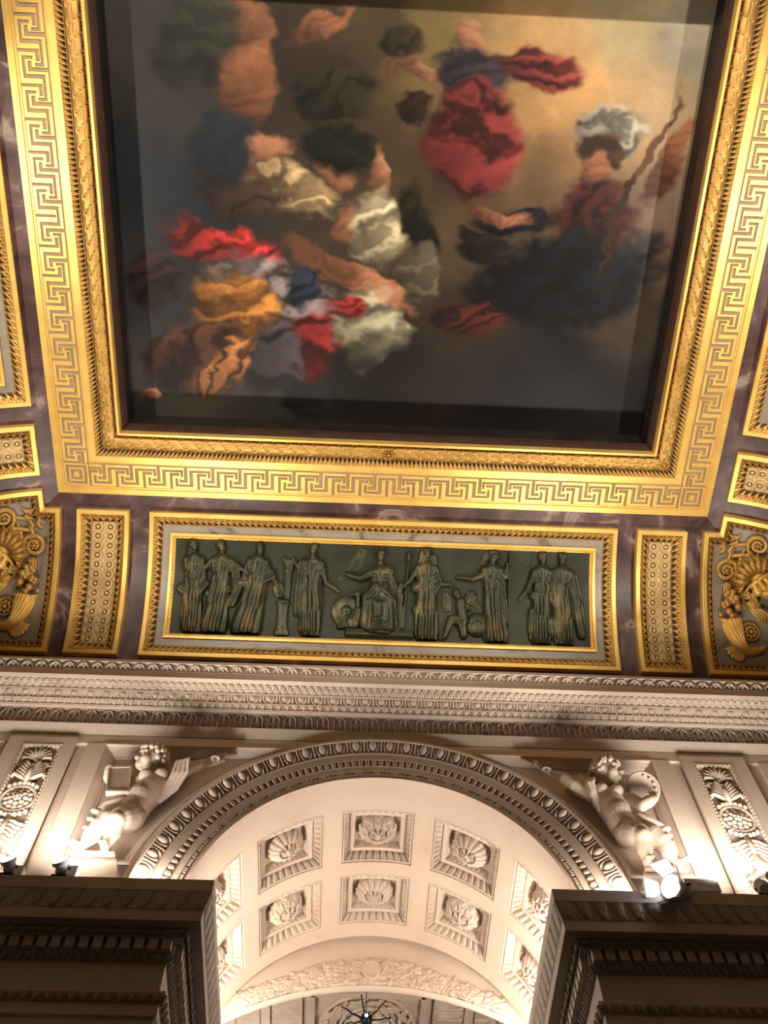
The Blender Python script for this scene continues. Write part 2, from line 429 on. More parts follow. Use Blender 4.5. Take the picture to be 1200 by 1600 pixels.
# spandrel frames: bevelled moulding round a three-sided field
def spandrel_path():
    a1 = math.acos((7.650 - ZC) / 1.80); a0 = math.asin(1.795 / 1.80) if False else math.acos((6.40 - ZC) / 1.80)
    arc = [(-1.80 * math.sin(a), ZC + 1.80 * math.cos(a)) for a in np.linspace(a1, a0, 30)]
    return [(-2.246, 7.650)] + arc + [(-2.246, 6.40)]
def offset_loop(pts, o):
    p = np.array(pts); n = len(p); out = []
    for i in range(n):
        d0 = p[i] - p[i - 1]; d1 = p[(i + 1) % n] - p[i]
        d0 /= np.linalg.norm(d0); d1 /= np.linalg.norm(d1)
        n0 = np.array([d0[1], -d0[0]]); n1 = np.array([d1[1], -d1[0]])
        m = n0 + n1; m = m / max(m @ n0, 0.35)
        out.append(p[i] + m * o)
    return np.array(out)
SP = spandrel_path()
for sx, nm in ((-1, 'left'), (1, 'right')):
    sec = [(-0.004, 5.118), (0.004, 5.108), (0.020, 5.108), (0.026, 5.122), (0.07, 5.150), (0.090, 5.178), (0.096, 5.178), (0.10, 5.197)]
    P = []
    for o, y in sec:
        q = offset_loop(SP, o); q = np.vstack([q, q[:1]])
        P.append(np.stack([-sx * q[:, 0], np.full(len(q), y), q[:, 1]], -1))
    mb = MB().grid(np.array(P))
    mb.box(*sorted((sx * 2.20, sx * 1.84)), 5.075, 5.20, 6.385, 6.405); mb.box(*sorted((sx * 2.17, sx * 1.86)), 5.05, 5.20, 6.430, 6.450)
    o = auto_smooth(mb.build('spandrel_frame', 'limestone'), 25)
    tag(o, 'cream stone frame moulding round the spandrel %s' % ('holding the child with a tablet' if sx < 0 else 'holding the child with a round disc'), 'moulding', kind='structure')

# ---- archivolt: mouldings swept round the arch
def arch_map(r, y, th): return np.stack([r * np.sin(th), y, ZC + r * np.cos(th)], -1)
th = np.linspace(-1.60, 1.60, 121)
def arch_sweep(mb, sec):
    sec = np.array(sec); T, Rr = np.meshgrid(th, sec[:, 0], indexing='ij'); _, Y = np.meshgrid(th, sec[:, 1], indexing='ij')
    return mb.grid(arch_map(Rr, Y, T))
mb = arch_sweep(MB(), carve([(1.36, 5.30), (1.36, 5.128), (1.400, 5.128), (1.402, 5.118), (1.428, 5.118), (1.43, 5.112), (1.478, 5.112), (1.482, 5.104), (1.532, 5.096), (1.536, 5.090),
                       (1.600, 5.090), (1.604, 5.082), (1.700, 5.040), (1.704, 5.030), (1.722, 5.030), (1.724, 5.05), (1.735, 5.118), (1.80, 5.118), (1.80, 5.21)], [(1.604, 5.082), (1.482, 5.104), (1.402, 5.118)], .018))
arch = struct(auto_smooth(mb.build('trim_1', 'limestone'), 25), 'curved stone archivolt mouldings round the arch opening')
def arch_run(mb, fn, amp, ra, ya, rb, yb, pitch, nu, nv):
    """v 0 at the outer radius ra"""
    dr, dy = rb - ra, yb - ya; L = math.hypot(dr, dy); nr, ny = dy / L, -dr / L
    if ny > 0: nr, ny = -nr, -ny
    rm = (ra + rb) / 2
    return run(mb, fn, amp, 3.16 * rm, pitch, nu, nv, lambda s, v, h: arch_map(ra + dr * v + nr * (h - .017), ya + dy * v + ny * (h - .017), s / rm - 1.58))
arch_run(MB(), t_egg, 0.034, 1.699, 5.041, 1.605, 5.081, 0.138, 24, 16).build('egg_and_dart_row', 'carved_stone', arch)
arch_run(MB(), t_tongue, 0.024, 1.531, 5.0965, 1.483, 5.1035, 0.055, 14, 9).build('tongue_row', 'carved_stone', arch)
arch_run(MB(), lambda u, v: np.maximum((np.abs(u - 0.28) < 0.24) * 0.8, (np.abs((u - 0.56) * 8 % 1 - 0.5) < 0.28) * (u > 0.56) * (u < 0.97) * 1.0), 0.021, 1.427, 5.118, 1.403, 5.118, 0.142, 40, 3).build('bead_and_reel_row', 'carved_stone', arch)

# ---- upper cornice
CP = [(0, .770), (.002, .7743), (.0035, .7765), (.0057, .7807), (.0057, .8059), (.0077, .8062), (.0077, .8072), (.0085, .8075), (.0135, .8099), (.0145, .8100),
      (.0225, .8137), (.0232, .8138), (.0234, .8150), (.0238, .8151), (.0335, .8187), (.0377, .8203), (.0377, .8305), (.0379, .8307), (.0417, .8394), (.0419, .8395),
      (.0419, .8441), (-.008, .8441)]
CPm = carve([(e * K, ZH(z)) for e, z in CP], [(.0057 * K, ZH(.7807))], .045)
P = sweep(carve(CPm, [(.0377 * K, ZH(.8307) + 0) if 0 else (.0379 * K, ZH(.8307)), (.0238 * K, ZH(.8151)), (.0145 * K, ZH(.8100)), (.0085 * K, ZH(.8075)), ], .030), [(XW, -2.55), (XW, YW), (-XW, YW), (-XW, -2.55)])
corn = struct(auto_smooth(MB().grid(P).build('trim_2', 'limestone'), 25), 'deep carved stone cornice between the wall and the marble cove')
def corn_run(mb, fn, amp, A, B, pitch, nu, nv, x0=-4.05, x1=4.05, yw=YW, sink=.028):
    """A (e, z) is v=0, B is v=1"""
    (ea, za), (eb, zb) = (A[0] * K, ZH(A[1])), (B[0] * K, ZH(B[1]))
    de, dz = eb - ea, zb - za; L = math.hypot(de, dz); ne, nz = abs(dz) / L, -abs(de) / L
    return run(mb, fn, amp + sink, x1 - x0, pitch, nu, nv, lambda s, v, h: np.stack([x0 + s, yw - (ea + de * v + ne * (h - sink)), za + dz * v + nz * (h - sink)], -1))
corn_run(MB(), t_waterleaf, 0.016, (.0415, .8392), (.0380, .8309), 0.1195, 24, 14).build('water_leaf_row', 'carved_stone', corn)
corn_run(MB(), t_scale, 0.012, (.0240, .8152), (.0334, .8186), 0.062, 14, 18).build('scale_leaf_row', 'carved_stone', corn)
corn_run(MB(), t_egg, 0.020, (.0222, .8136), (.0147, .8102), 0.137, 24, 14).build('egg_and_dart_row', 'carved_stone', corn)
corn_run(MB(), t_tongue, 0.010, (.0134, .8098), (.0087, .8077), 0.070, 14, 8).build('tongue_row', 'carved_stone', corn)
corn_run(MB(), t_arcade, 0.004, (.0057, .8057), (.0057, .7810), 0.140, 32, 28, sink=.044).build('arcaded_palmette_row', 'carved_stone', corn)

# ---- lower entablatures left and right of the arch
EP = [(-.03, .432), (0, .432), (0, .4535), (.0022, .4555), (.0022, .4563), (.0022, .4648), (.0026, .4650), (.0060, .4712), (.0060, .4730), (0, .4732), (0, .5006), (.0004, .5008),
      (.0050, .5053), (.0050, .5150), (.0115, .5152), (.0118, .5166), (.0120, .5168), (.0135, .5207), (.0240, .5205), (.0245, .5206), (.0250, .5300), (.0255, .5302),
      (.0262, .534), (.0285, .5405), (.0296, .5446), (.0300, .5448), (.0300, .5563), (-.014, .5563)]
YE, XE = 5.104, 1.344
def entab_run(mb, sx, fn, amp, A, B, pitch, nu, nv):
    (ea, za), (eb, zb) = (A[0] * K, ZH(A[1])), (B[0] * K, ZH(B[1]))
    de, dz = eb - ea, zb - za; L = math.hypot(de, dz); ne, nz = abs(dz) / L, -abs(de) / L
    def front(s, v, h):
        e = ea + de * v + ne * h
        return np.stack([-sx * (-(XE - e) - s), YE - e, za + dz * v + nz * h], -1)
    def side(s, v, h):
        e = ea + de * v + ne * h
        return np.stack([-sx * (-(XE - e)), YE - e + s, za + dz * v + nz * h], -1)
    run(mb, fn, amp, 2.4, pitch, nu, nv, front); run(mb, fn, amp, 1.7, pitch, nu, nv, side)
    return mb
for sx, word in ((-1, 'left'), (1, 'right')):
    P = sweep([(e * K, ZH(z)) for e, z in EP], [(-XE, 7.45), (-XE, YE), (-XW, YE)])
    if sx > 0: P = P * np.array([-1, 1, 1])
    o = auto_smooth(MB().grid(P).build('trim_3' if sx < 0 else 'trim_4', 'shaded_limestone'), 25)
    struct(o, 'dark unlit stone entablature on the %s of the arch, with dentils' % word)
    entab_run(MB(), sx, t_acanthus, 0.011, (.0294, .5442), (.0257, .5306), 0.115, 14, 10).build('acanthus_row', 'shaded_limestone', o)
    entab_run(MB(), sx, t_egg, 0.026, (.0137, .5205), (.0121, .5170), 0.088, 14, 8).build('egg_and_dart_row', 'shaded_limestone', o)
    entab_run(MB(), sx, t_tongue, 0.016, (.0049, .5050), (.0006, .5010), 0.045, 8, 6).build('tongue_row', 'shaded_limestone', o)
    entab_run(MB(), sx, t_tongue, 0.018, (.0058, .4708), (.0028, .4654), 0.07, 10, 6).build('leaf_row', 'shaded_limestone', o)
    e0, e1 = .0050 * K, .0110 * K; z0, z1 = ZH(.5055), ZH(.5151)
    d0 = MB().box(-0.029, 0.029, -(e1 - e0), 0.004, 0, z1 - z0).build('dentil', 'shaded_limestone', o, smooth=False)
    spots = [(-(XE - e0) - 0.045 - 0.0855 * k, YE - e0, 0.0) for k in range(27)] + [(-(XE - e0), YE - e0 + 0.06 + 0.0855 * k, PI / 2) for k in range(17)]
    for k, (x, y, r) in enumerate(spots):
        d = d0 if k == 0 else d0.copy()
        if k: C.objects.link(d); d.parent = o
        d.location = (-sx * x, y, z0); d.rotation_euler = (0, 0, r if sx < 0 else -r)

# ---- coffered vault behind the arch
YV0, YV1 = 5.118, 6.900
CT = [math.radians(31.2 * k) for k in (-2, -1, 0, 1, 2)]; CHW = math.radians(12.55)
CY = [(5.452, 6.028), (6.164, 6.740)]
mb = MB()
tb = [-1.62]
for c in CT: tb += [c - CHW, c + CHW]
tb.append(1.62)
yb_ = [YV0, CY[0][0], CY[0][1], CY[1][0], CY[1][1], YV1]
for i in range(len(tb) - 1):
    for j in range(len(yb_) - 1):
        if i % 2 == 1 and j in (1, 3): continue
        A, B = np.meshgrid(np.linspace(tb[i], tb[i + 1], 9), [yb_[j], yb_[j + 1]], indexing='ij')
        mb.grid(arch_map(RA + 0 * A, B, A))
A, R_ = np.meshgrid(th, [RA, 1.44], indexing='ij'); mb.grid(arch_map(R_, YV1 + 0 * A, A))
A, Y_ = np.meshgrid(th, [YV1, 6.96], indexing='ij'); mb.grid(arch_map(1.44 + 0 * A, Y_, A))
vault = struct(mb.build('vault', 'limestone'), 'coffered cream stone barrel vault behind the arch')
# end wall of the vault with its low arch
mb = MB(); YL = 6.955
xs = np.linspace(-1.44, 1.44, 81)
low = lambda x: 4.503 + math.sqrt(2.37 ** 2 - x * x)
rows = []
for x in xs:
    top = ZC + math.sqrt(max(1.44 ** 2 - x * x, 0)); lo = min(low(x), top)
    rows.append([(x, YL, lo + (top - lo) * k) for k in (0, 1)])
mb.grid(np.array(rows))
mb.grid(np.array([[(x, YL - 0.012, low(x) + 0.022), (x, YL - 0.012, low(x)), (x, YL + 0.04, low(x))] for x in xs]))
mb.grid(np.array([[(x, YL, low(x) + 0.03), (x, YL - 0.012, low(x) + 0.022)] for x in xs]))
lun = struct(mb.build('lunette_wall', 'limestone'), 'pale stone end wall of the vault above a low arch')

# ---- ceiling of the next room, seen under the low arch
mb = MB().box(-2.2, 2.2, 6.97, 10.0, 7.36, 7.42)
for x in (-0.52, 0.52, -0.93, 0.93, -1.25, 1.25): mb.box(x - 0.035, x + 0.035, 7.2, 10.0, 7.32, 7.36)
mb.box(-0.52, 0.52, 7.62, 7.68, 7.32, 7.36)
nxt = struct(mb.build('passage_ceiling', 'limestone', smooth=False), 'panelled stone ceiling of the next room under the low arch')
for sx in (-1, 1):
    struct(MB().box(*sorted((sx * 1.75, sx * 2.2)), 6.97, 10.0, 0, 7.36).build('passage_wall', 'limestone', smooth=False))
struct(MB().box(-2.2, 2.2, 10.0, 10.2, 0, 7.42).build('passage_wall', 'limestone', smooth=False))
bulb('passage_lamp_light', (-1.2, 8.2, 6.7), 14, 0.15)

# ================================================================== CEILING PAINTING
def flat_ceiling(a, b, h): return np.stack([a + 0 * h, b + 0 * h, 9.572 - h + 0 * a], -1)
pic = empty('ceiling_painting', (0, YC, 9.572))
tag(pic, 'large ceiling painting of clouds and draperies in a gilt key-pattern frame', 'painting')
PR = (-3.062, 3.062, YC - 2.497, YC + 2.497)
mb = poly_band(MB(), flat_ceiling, PR, [(0, -.03), (0, 0), (.052, 0), (.058, -.014), (.070, -.014)], 4)
poly_band(mb, flat_ceiling, PR, [(.310, -.014), (.322, -.014), (.328, 0), (.385, 0), (.388, -.03), (.45, -.045)], 4)
poly_band(mb, flat_ceiling, PR, [(.575, -.045), (.592, -.04), (.594, .008), (.600, .014), (.620, .014), (.622, -.06)], 4)
auto_smooth(mb.build('gilded_frame', 'gold_leaf', pic), 20)
KSEG = [((.2, .56), (.2, .8)), ((.2, .8), (.74, .8)), ((.74, .8), (.74, .2)), ((.74, .2), (1.4, .2)), ((1.4, .2), (1.4, .4)), ((-.26, .2), (.4, .2)), ((.4, .2), (.4, .4)),
        ((.54, 0), (.54, .62)), ((.54, .62), (.36, .62)), ((0, 1), (0, .34)), ((0, .34), (.24, .34)), ((1, 1), (1, .34)), ((0, 0), (1, 0)), ((0, 1), (1, 1))]
def key_mask(u, v):
    g = np.zeros_like(u, bool)
    for (xa, ya), (xb, yb) in KSEG:
        g |= (u >= min(xa, xb) - .047) & (u <= max(xa, xb) + .047) & (v >= min(ya, yb) - .047) & (v <= max(ya, yb) + .047)
    return ~g
mb = MB()
o0, o1 = .070, .310
for sd in 'tblr':
    a0, a1, b0, b1 = PR
    L = ((a1 - a0) if sd in 'tb' else (b1 - b0)) - 2 * o1
    half = 11 if sd in 'tb' else 9
    u = np.linspace(-half, half, half * 2 * 40 + 1); v = np.linspace(0, 1, 41)
    U, V = np.meshgrid(u, v, indexing='ij')
    m = key_mask((half - np.abs(U)) % 1.0, V)
    m &= ~((np.abs(U) < 0.04) & (V > 0.35)); 
    h = np.where(m, 0.0, -.014)
    s = U / half * L / 2; o = o1 + (o0 - o1) * V
    if sd in 'tb': A = s; B = b0 + o if sd == 't' else b1 - o
    else: B = YC + s; A = a0 + o if sd == 'l' else a1 - o
    hc = np.minimum.reduce([h[:-1, :-1], h[1:, :-1], h[1:, 1:], h[:-1, 1:]])
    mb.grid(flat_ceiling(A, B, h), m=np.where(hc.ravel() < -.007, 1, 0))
for sa in (-1, 1):
    for sb in (-1, 1):
        q = np.linspace(-.5, .5, 29); A, B = np.meshgrid(q, q, indexing='ij'); r = np.maximum(np.abs(A), np.abs(B))
        h = np.where((r > .465) | ((r > .31) & (r < .37)) | ((r > .13) & (r < .19)), -.014, 0.0)
        hc = np.minimum.reduce([h[:-1, :-1], h[1:, :-1], h[1:, 1:], h[:-1, 1:]])
        ca, cb = sa * (3.062 - .19), YC + sb * (2.497 - .19)
        mb.grid(flat_ceiling(ca + A * .24, cb + B * .24, h), m=np.where(hc.ravel() < -.007, 1, 0))
mb.build('greek_key_border', ['gold_leaf', 'key_ground'], pic, smooth=False)
band(MB(), flat_ceiling, PR, .388, .447, t_frame_leaf, .026, .040, 8, 6, -.014, -.045, 1, .25).build('leaf_tongue_moulding', ['aged_gold', 'dark_umber'], pic)
band(MB(), flat_ceiling, PR, .447, .575, t_laurel, .070, .125, 18, 20, -.050, None, 1, .22).build('laurel_garland', ['aged_gold', 'dark_umber'], pic)
band(MB(), flat_ceiling, PR, .575, .592, t_bead, .020, .026, 6, 4, -.04, None, 1, .2).build('bead_moulding', ['aged_gold', 'dark_umber'], pic)
def rosette_hf(Mp, ca, cb, R, amp, n=8, base=0.0, res=28, low=None):
    q = np.linspace(-1, 1, res + 1); A, B = np.meshgrid(q, q, indexing='ij'); r = np.hypot(A, B); t = np.arctan2(B, A)
    pet = (0.62 + 0.38 * np.cos(t * n)) 
    h = np.where(r < 0.30, 0.55 + 0.45 * dome((r / .30) ** 2), np.where(r < 0.36, 0.2, np.clip(pet * dome(((r - .66) / .36) ** 2), 0, 1)))
    h = np.where(r > 1, 0, h)
    k = (r[:-1, :-1] < 1.0) & (r[1:, 1:] < 1.0)
    return MB().grid(Mp(ca + A * R, cb + B * R, base + h * amp), keep=k)
for sa, sb in ((-1, 1), (1, 1), (-1, -1), (1, -1)):
    rosette_hf(flat_ceiling, sa * 2.551, YC + sb * 1.986, .062, .05, 8, -.02).build('corner_rosette', 'aged_gold', pic)
rosette_hf(flat_ceiling, 0, YC + 1.986, .058, .05, 8, -.008).build('corner_rosette', 'aged_gold', pic)
# recess and canvas
ZCV = ZH(1.056)
mb = MB()
x0, x1, ya, yb = -2.442, 2.442, YC - 1.877, YC + 1.877
for (xa, y_a), (xb, y_b) in (((x0, ya), (x1, ya)), ((x1, ya), (x1, yb)), ((x1, yb), (x0, yb)), ((x0, yb), (x0, ya))):
    mb.add([(xa, y_a, 9.60), (xb, y_b, 9.60), (xb, y_b, ZCV + .03), (xa, y_a, ZCV + .03)], [(0, 1, 2, 3)])
mb.build('recess_lining', 'dark_wood', pic, smooth=False)
poly_band(MB(), lambda a, b, h: np.stack([a + 0 * h, b + 0 * h, 9.68 - h + 0 * a], -1), (x0, x1, ya, yb), [(0, .05), (.014, .05), (.03, .02), (.045, -.03), (.0, -.05)], 4).build('inner_fillet', 'dark_umber', pic)
STROKES = [(-1.305,0.242,0.234,0.528,0,150,104,70,0.2),(-1.373,-0.22,0.204,0.161,0,140,98,66,0.2),(-1.735,-0.066,0.306,0.414,20,64,64,50,0.5),(-0.71,-0.205,0.306,0.092,-25,150,104,72,0.2),(-0.597,0.281,0.397,0.196,0,62,58,38,0.6),(-0.033,-0.029,0.204,0.132,0,70,60,34,0.5),(0.531,-0.124,0.133,0.156,0,176,130,96,0.2),(0.239,0.147,0.416,0.096,8,172,128,94,0.2),(0.579,0.132,0.318,0.211,0,74,70,78,0.5),(0.65,0.619,0.405,0.4,25,142,62,58,0.9),(1.067,0.015,0.364,0.179,10,136,62,54,0.9),(0.098,0.42,0.159,0.118,0,70,48,34,0.4),(1.741,0.469,0.27,0.21,0,168,162,148,0.7),(1.714,0.647,0.189,0.175,0,96,72,44,0.4),(1.686,0.828,0.13,0.163,0,168,118,86,0.2),(2.308,0.697,0.11,0.383,14,166,116,86,0.2),(1.712,1.197,0.412,0.297,-10,92,46,40,0.8),(1.5,1.734,0.87,0.427,-12,30,36,46,0.8),(0.986,1.229,0.33,0.151,-10,38,40,52,0.5),(0.869,1.181,0.303,0.085,8,164,116,88,0.2),(2.055,0.889,0.044,0.78,16,120,84,64,0),(0.727,2.116,0.413,0.206,0,98,48,30,0.8),(0.785,1.484,0.285,0.123,10,60,50,44,0.3),(-0.23,0.862,0.119,0.177,0,176,130,98,0.2),(-0.584,0.878,0.143,0.177,0,178,130,96,0.2),(-0.463,1.294,0.132,0.162,0,170,122,88,0.2),(-0.211,1.337,0.252,0.351,0,196,184,152,0.8),(-0.964,1.077,0.385,0.212,20,184,160,118,0.8),(-1.127,0.826,0.297,0.102,-20,176,128,94,0.2),(-0.393,1.76,0.627,0.114,25,182,130,92,0.2),(-0.262,2.218,0.354,0.36,0,172,166,138,0.8),(0.151,1.294,0.179,0.378,-10,54,50,30,0.5),(0.178,1.735,0.199,0.285,0,120,112,92,0.5),(-1.525,1.559,0.532,0.198,8,176,44,40,0.9),(-0.786,2.421,0.266,0.397,30,140,36,34,0.9),(-0.442,2.05,0.174,0.116,0,168,44,38,0.6),(-1.135,1.907,0.627,0.285,15,152,140,138,0.9),(-1.427,2.151,0.435,0.354,15,178,126,44,1.0),(-0.791,1.892,0.171,0.228,0,60,68,86,0.7),(-1.85,2.589,0.531,0.274,-10,92,62,44,0.9),(-1.403,1.097,0.412,0.208,10,84,66,50,0.5),(-2.162,1.895,0.228,0.285,0,70,50,46,0.6),(-2.33,2.888,0.108,0.063,0,176,124,100,0),(-1.558,2.699,0.36,0.161,-30,160,112,56,0.9),(-1.081,2.555,0.236,0.372,20,86,78,82,0.8),(-0.841,2.919,0.24,0.192,0,52,52,50,0.3),(-0.534,0.698,0.27,0.225,0,48,52,36,0.4),(-1.504,0.792,0.324,0.306,0,52,62,72,0.2)]
SKY = [(-2.248,-0.043,66,62,58),(-2.315,0.879,44,54,62),(-2.28,1.957,62,62,66),(-1.867,2.963,84,78,68),(-1.754,0.358,72,68,64),(-0.966,-0.239,66,54,40),(-0.381,0.442,84,70,50),(-0.096,-0.233,92,80,50),(0.31,-0.297,140,122,76),(1.094,-0.196,172,142,92),(1.403,0.166,184,150,98),(1.868,-0.232,150,138,104),(2.369,-0.069,140,134,118),(2.15,0.18,158,138,104),(1.174,0.47,172,138,90),(1.211,0.772,120,98,72),(0.41,1.016,104,88,64),(0.074,0.926,84,70,50),(0.714,1.323,104,92,72),(2.417,1.357,132,112,96),(2.345,1.928,92,82,72),(1.955,2.062,84,74,64),(0.531,2.609,60,48,42),(0.247,2.872,44,38,38),(1.155,2.833,38,32,36),(2.066,2.794,52,50,54),(-0.356,2.962,54,50,46),(-0.779,3.109,70,66,62),(-1.786,1.114,44,54,64),(-2.264,2.607,84,80,76),(1.711,2.434,38,34,38),(0.472,1.836,70,58,46),(-0.07,2.573,44,38,34),(-0.705,0.072,72,58,44)]

def fbm(n, m, cells, seed, octs=5):
    r = np.random.RandomState(seed); out = np.zeros((n, m)); amp = 1.0; tot = 0
    for o in range(octs):
        c = cells * 2 ** o; g = r.rand(c + 3, c + 3)
        x = np.linspace(0, c, n); y = np.linspace(0, c, m); xi = x.astype(int); yi = y.astype(int); fx = x - xi; fy = y - yi
        fx = fx * fx * (3 - 2 * fx); fy = fy * fy * (3 - 2 * fy)
        g00 = g[np.ix_(xi, yi)]; g10 = g[np.ix_(xi + 1, yi)]; g01 = g[np.ix_(xi, yi + 1)]; g11 = g[np.ix_(xi + 1, yi + 1)]
        out += amp * ((g00 * (1 - fx[:, None]) + g10 * fx[:, None]) * (1 - fy) + (g01 * (1 - fx[:, None]) + g11 * fx[:, None]) * fy); tot += amp; amp *= .55
    return out / tot - .5
NX, NY = 520, 400
A, B = np.meshgrid(np.linspace(x0, x1, NX), np.linspace(ya, yb, NY), indexing='ij')
lin = lambda c: np.array(srgb(*c)[:3])
wsum = np.zeros((NX, NY)); col = np.zeros((NX, NY, 3))
n1, n2 = fbm(NX, NY, 5, 1), fbm(NX, NY, 5, 2)
Aw, Bw = A + n1 * .9, B + n2 * .9
for x, y, *c in SKY:
    w = 1 / (((Aw - x) ** 2 + (Bw - y) ** 2) + .02) ** 1.7
    wsum += w; col += w[..., None] * lin(c)
col /= wsum[..., None]
col *= (.72 + .40 * sstep(.2, 2.2, A) * sstep(1.6, .2, B))[..., None]
col *= (1 + .55 * fbm(NX, NY, 6, 3) + .25 * fbm(NX, NY, 24, 4, 3))[..., None]
d1, d2, d3 = fbm(NX, NY, 9, 5), fbm(NX, NY, 9, 6), fbm(NX, NY, 40, 8, 2); e1, e2 = fbm(NX, NY, 26, 12, 3), fbm(NX, NY, 26, 13, 3)
for x, y, rx, ry, ang, *rest in STROKES:
    c, fold = rest[:3], rest[3]
    ca, sa = math.cos(math.radians(ang)), math.sin(math.radians(ang))
    X, Y = A - x + d1 * .34 + e1 * .13, B - y + d2 * .34 + e2 * .13
    p, q = X * ca + Y * sa, -X * sa + Y * ca
    r = np.sqrt((p / rx) ** 2 + (q / ry) ** 2) + d3 * .25
    m = sstep(1.16, .74, r)
    fl = np.sin((p * .6 + q + d1 * .5) / max(min(rx, ry), .06) * 5.2 + d2 * 7) 
    tone = .56 * (1 + fold * (.50 * fl * np.abs(fl) + .30 * np.sin(fl * 2.3 + d1 * 9) + .5 * d3)) * (1 + .45 * np.clip((p * .6 - q * .8) / min(rx, ry), -1, 1))
    col = col * (1 - m[..., None]) + m[..., None] * lin(c) * np.clip(tone, .18, 1.6)[..., None]
col *= (1 + .10 * fbm(NX, NY, 120, 9, 2))[..., None]
col = 1.45 * np.clip(col, 0, 2) ** 1.33
col = col * .86 + .14 * col.mean(-1, keepdims=True)
cv = MB().grid(np.stack([A, B, np.full_like(A, ZCV)], -1)).build('canvas', 'limestone', pic)
at = cv.data.color_attributes.new('pigment', 'FLOAT_COLOR', 'POINT')
at.data.foreach_set('color', np.concatenate([np.clip(col, 0, 1), np.ones((NX, NY, 1))], -1).astype(np.float32).ravel())
m, nt, b = new_mat('oil_paint'); M['oil_paint'] = m
an = nt.nodes.new('ShaderNodeVertexColor'); an.layer_name = 'pigment'
nt.links.new(an.outputs['Color'], b.inputs['Base Color']); b.inputs['Roughness'].default_value = 0.5; b.inputs['Specular IOR Level'].default_value = 0.25
cv.data.materials.clear(); cv.data.materials.append(m)

# ================================================================== GILT PANELS OF THE COVES
B0, B1 = .470, 1.824
def panel_frame(root, Mp, rect, sides='lbrt'):
    mb = poly_band(MB(), Mp, rect, [(0, -.01), (0, .068), (.004, .072), (.040, .072), (.046, .062)], 24, sides)
    auto_smooth(mb.build('gilded_frame', 'gold_leaf', root), 30)
    band(MB(), Mp, rect, .046, .122, t_frame_leaf, .026, .058, 10, 9, .046, .004, 1, .25, sides).build('leaf_moulding', ['aged_gold', 'dark_umber'], root)
def guilloche_panel(Mp, a0, a1, label, origin):
    root = empty('guilloche_panel', origin)
    tag(root, label, 'ornament panel', 'gilt guilloche panels of the cove')
    rect = (a0, a1, B0, B1); panel_frame(root, Mp, rect)
    ca = (a0 + a1) / 2; w, L = (a1 - a0) / 2 - .118, (B1 - B0) - .236; n = 13; p = L / n
    q = np.linspace(-w, w, 85); s = np.linspace(0, L, n * 30 + 1); X, Sg = np.meshgrid(q, s, indexing='ij')
    h = np.full(X.shape, .004); pit = np.zeros(X.shape, bool); cx = .058
    for r in range(n - 1, -1, -1):
        for c in (1, -1):
            cc = c * cx; cs = (r + .5) * p
            d = np.hypot(X - cc, Sg - cs); R = .0585
            prof = .010 + .012 * np.abs(np.sin(np.clip((d - .0245) / (R - .0245), 0, 1) * PI * 2)) ** .7 - .010 * (d > R - .003)
            h = np.where(d < R, prof, h); pit = np.where(d < R, d < .0245, pit)
    h = np.where(pit, -.004, h)
    hc = pit[:-1, :-1] & pit[1:, 1:]
    MB().grid(Mp(ca + X, B0 + .118 + Sg, h), m=np.where(hc.ravel(), 1, 0)).build('guilloche_plate', ['dull_gold', 'dark_umber'], root)
    b0 = None; gp = bpy.data.objects[root.children[-1].name]
    for r in range(n):
        for c in (-1, 1):
            P = Mp(np.array([ca + c * cx]), np.array([B0 + .118 + (r + .5) * p]), np.array([.004]))[0]
            if b0 is None:
                b0 = MB().ball((0, 0, 0), .0165, 10).build('button', 'gold_leaf'); b0.parent = gp; bt = b0
            else:
                bt = b0.copy(); C.objects.link(bt); bt.parent = gp
            bt.location = tuple(P - np.array(origin))
    return root
guilloche_panel(cove_front, -2.880, -2.395, 'whole gilt guilloche panel just left of the dark figure relief', (-2.64, 4.6, 9.0))
guilloche_panel(cove_front, 2.395, 2.870, 'whole gilt guilloche panel just right of the dark figure relief', (2.64, 4.6, 9.0))
guilloche_panel(cove_side(-1), 3.100, 3.580, 'cut-off gilt guilloche panel above the left cornucopia corner panel', (-3.8, 3.34, 9.0))
guilloche_panel(cove_side(1), 3.100, 3.580, 'cut-off gilt guilloche panel above the right cornucopia corner panel', (3.8, 3.34, 9.0))

def marble_and_fillet(root, Mp, rect):
    poly_band(MB(), Mp, rect, [(.118, .0), (.118, .014), (.200, .014)], 24).build('marble_border', 'grey_marble', root)
    mb = poly_band(MB(), Mp, rect, [(.192, .012), (.192, .034), (.215, .036), (.219, .030), (.222, .016), (.240, .010), (.246, -.005)], 24)
    auto_smooth(mb.build('inner_fillet', 'gold_leaf', root), 30)
    band(MB(), Mp, rect, .223, .238, t_bead, .014, .032, 6, 4, .014).build('bead_moulding', 'gold_leaf', root)
for sx, word in ((-1, 'left'), (1, 'right')):
    root = empty('side_relief_panel', (sx * 3.8, YC, 9.0))
    tag(root, 'long gilt and marble framed panel cut off at the %s edge' % word, 'relief panel')
    rect = (YC - 1.624, YC + 1.624, B0, B1); Mp = cove_side(sx)
    panel_frame(root, Mp, rect); marble_and_fillet(root, Mp, rect)
    plate(MB(), Mp, (rect[0] + .24, rect[1] - .24, B0 + .24, B1 - .24), .008, 40, 24).build('bronze_ground', 'bronze_ground', root)

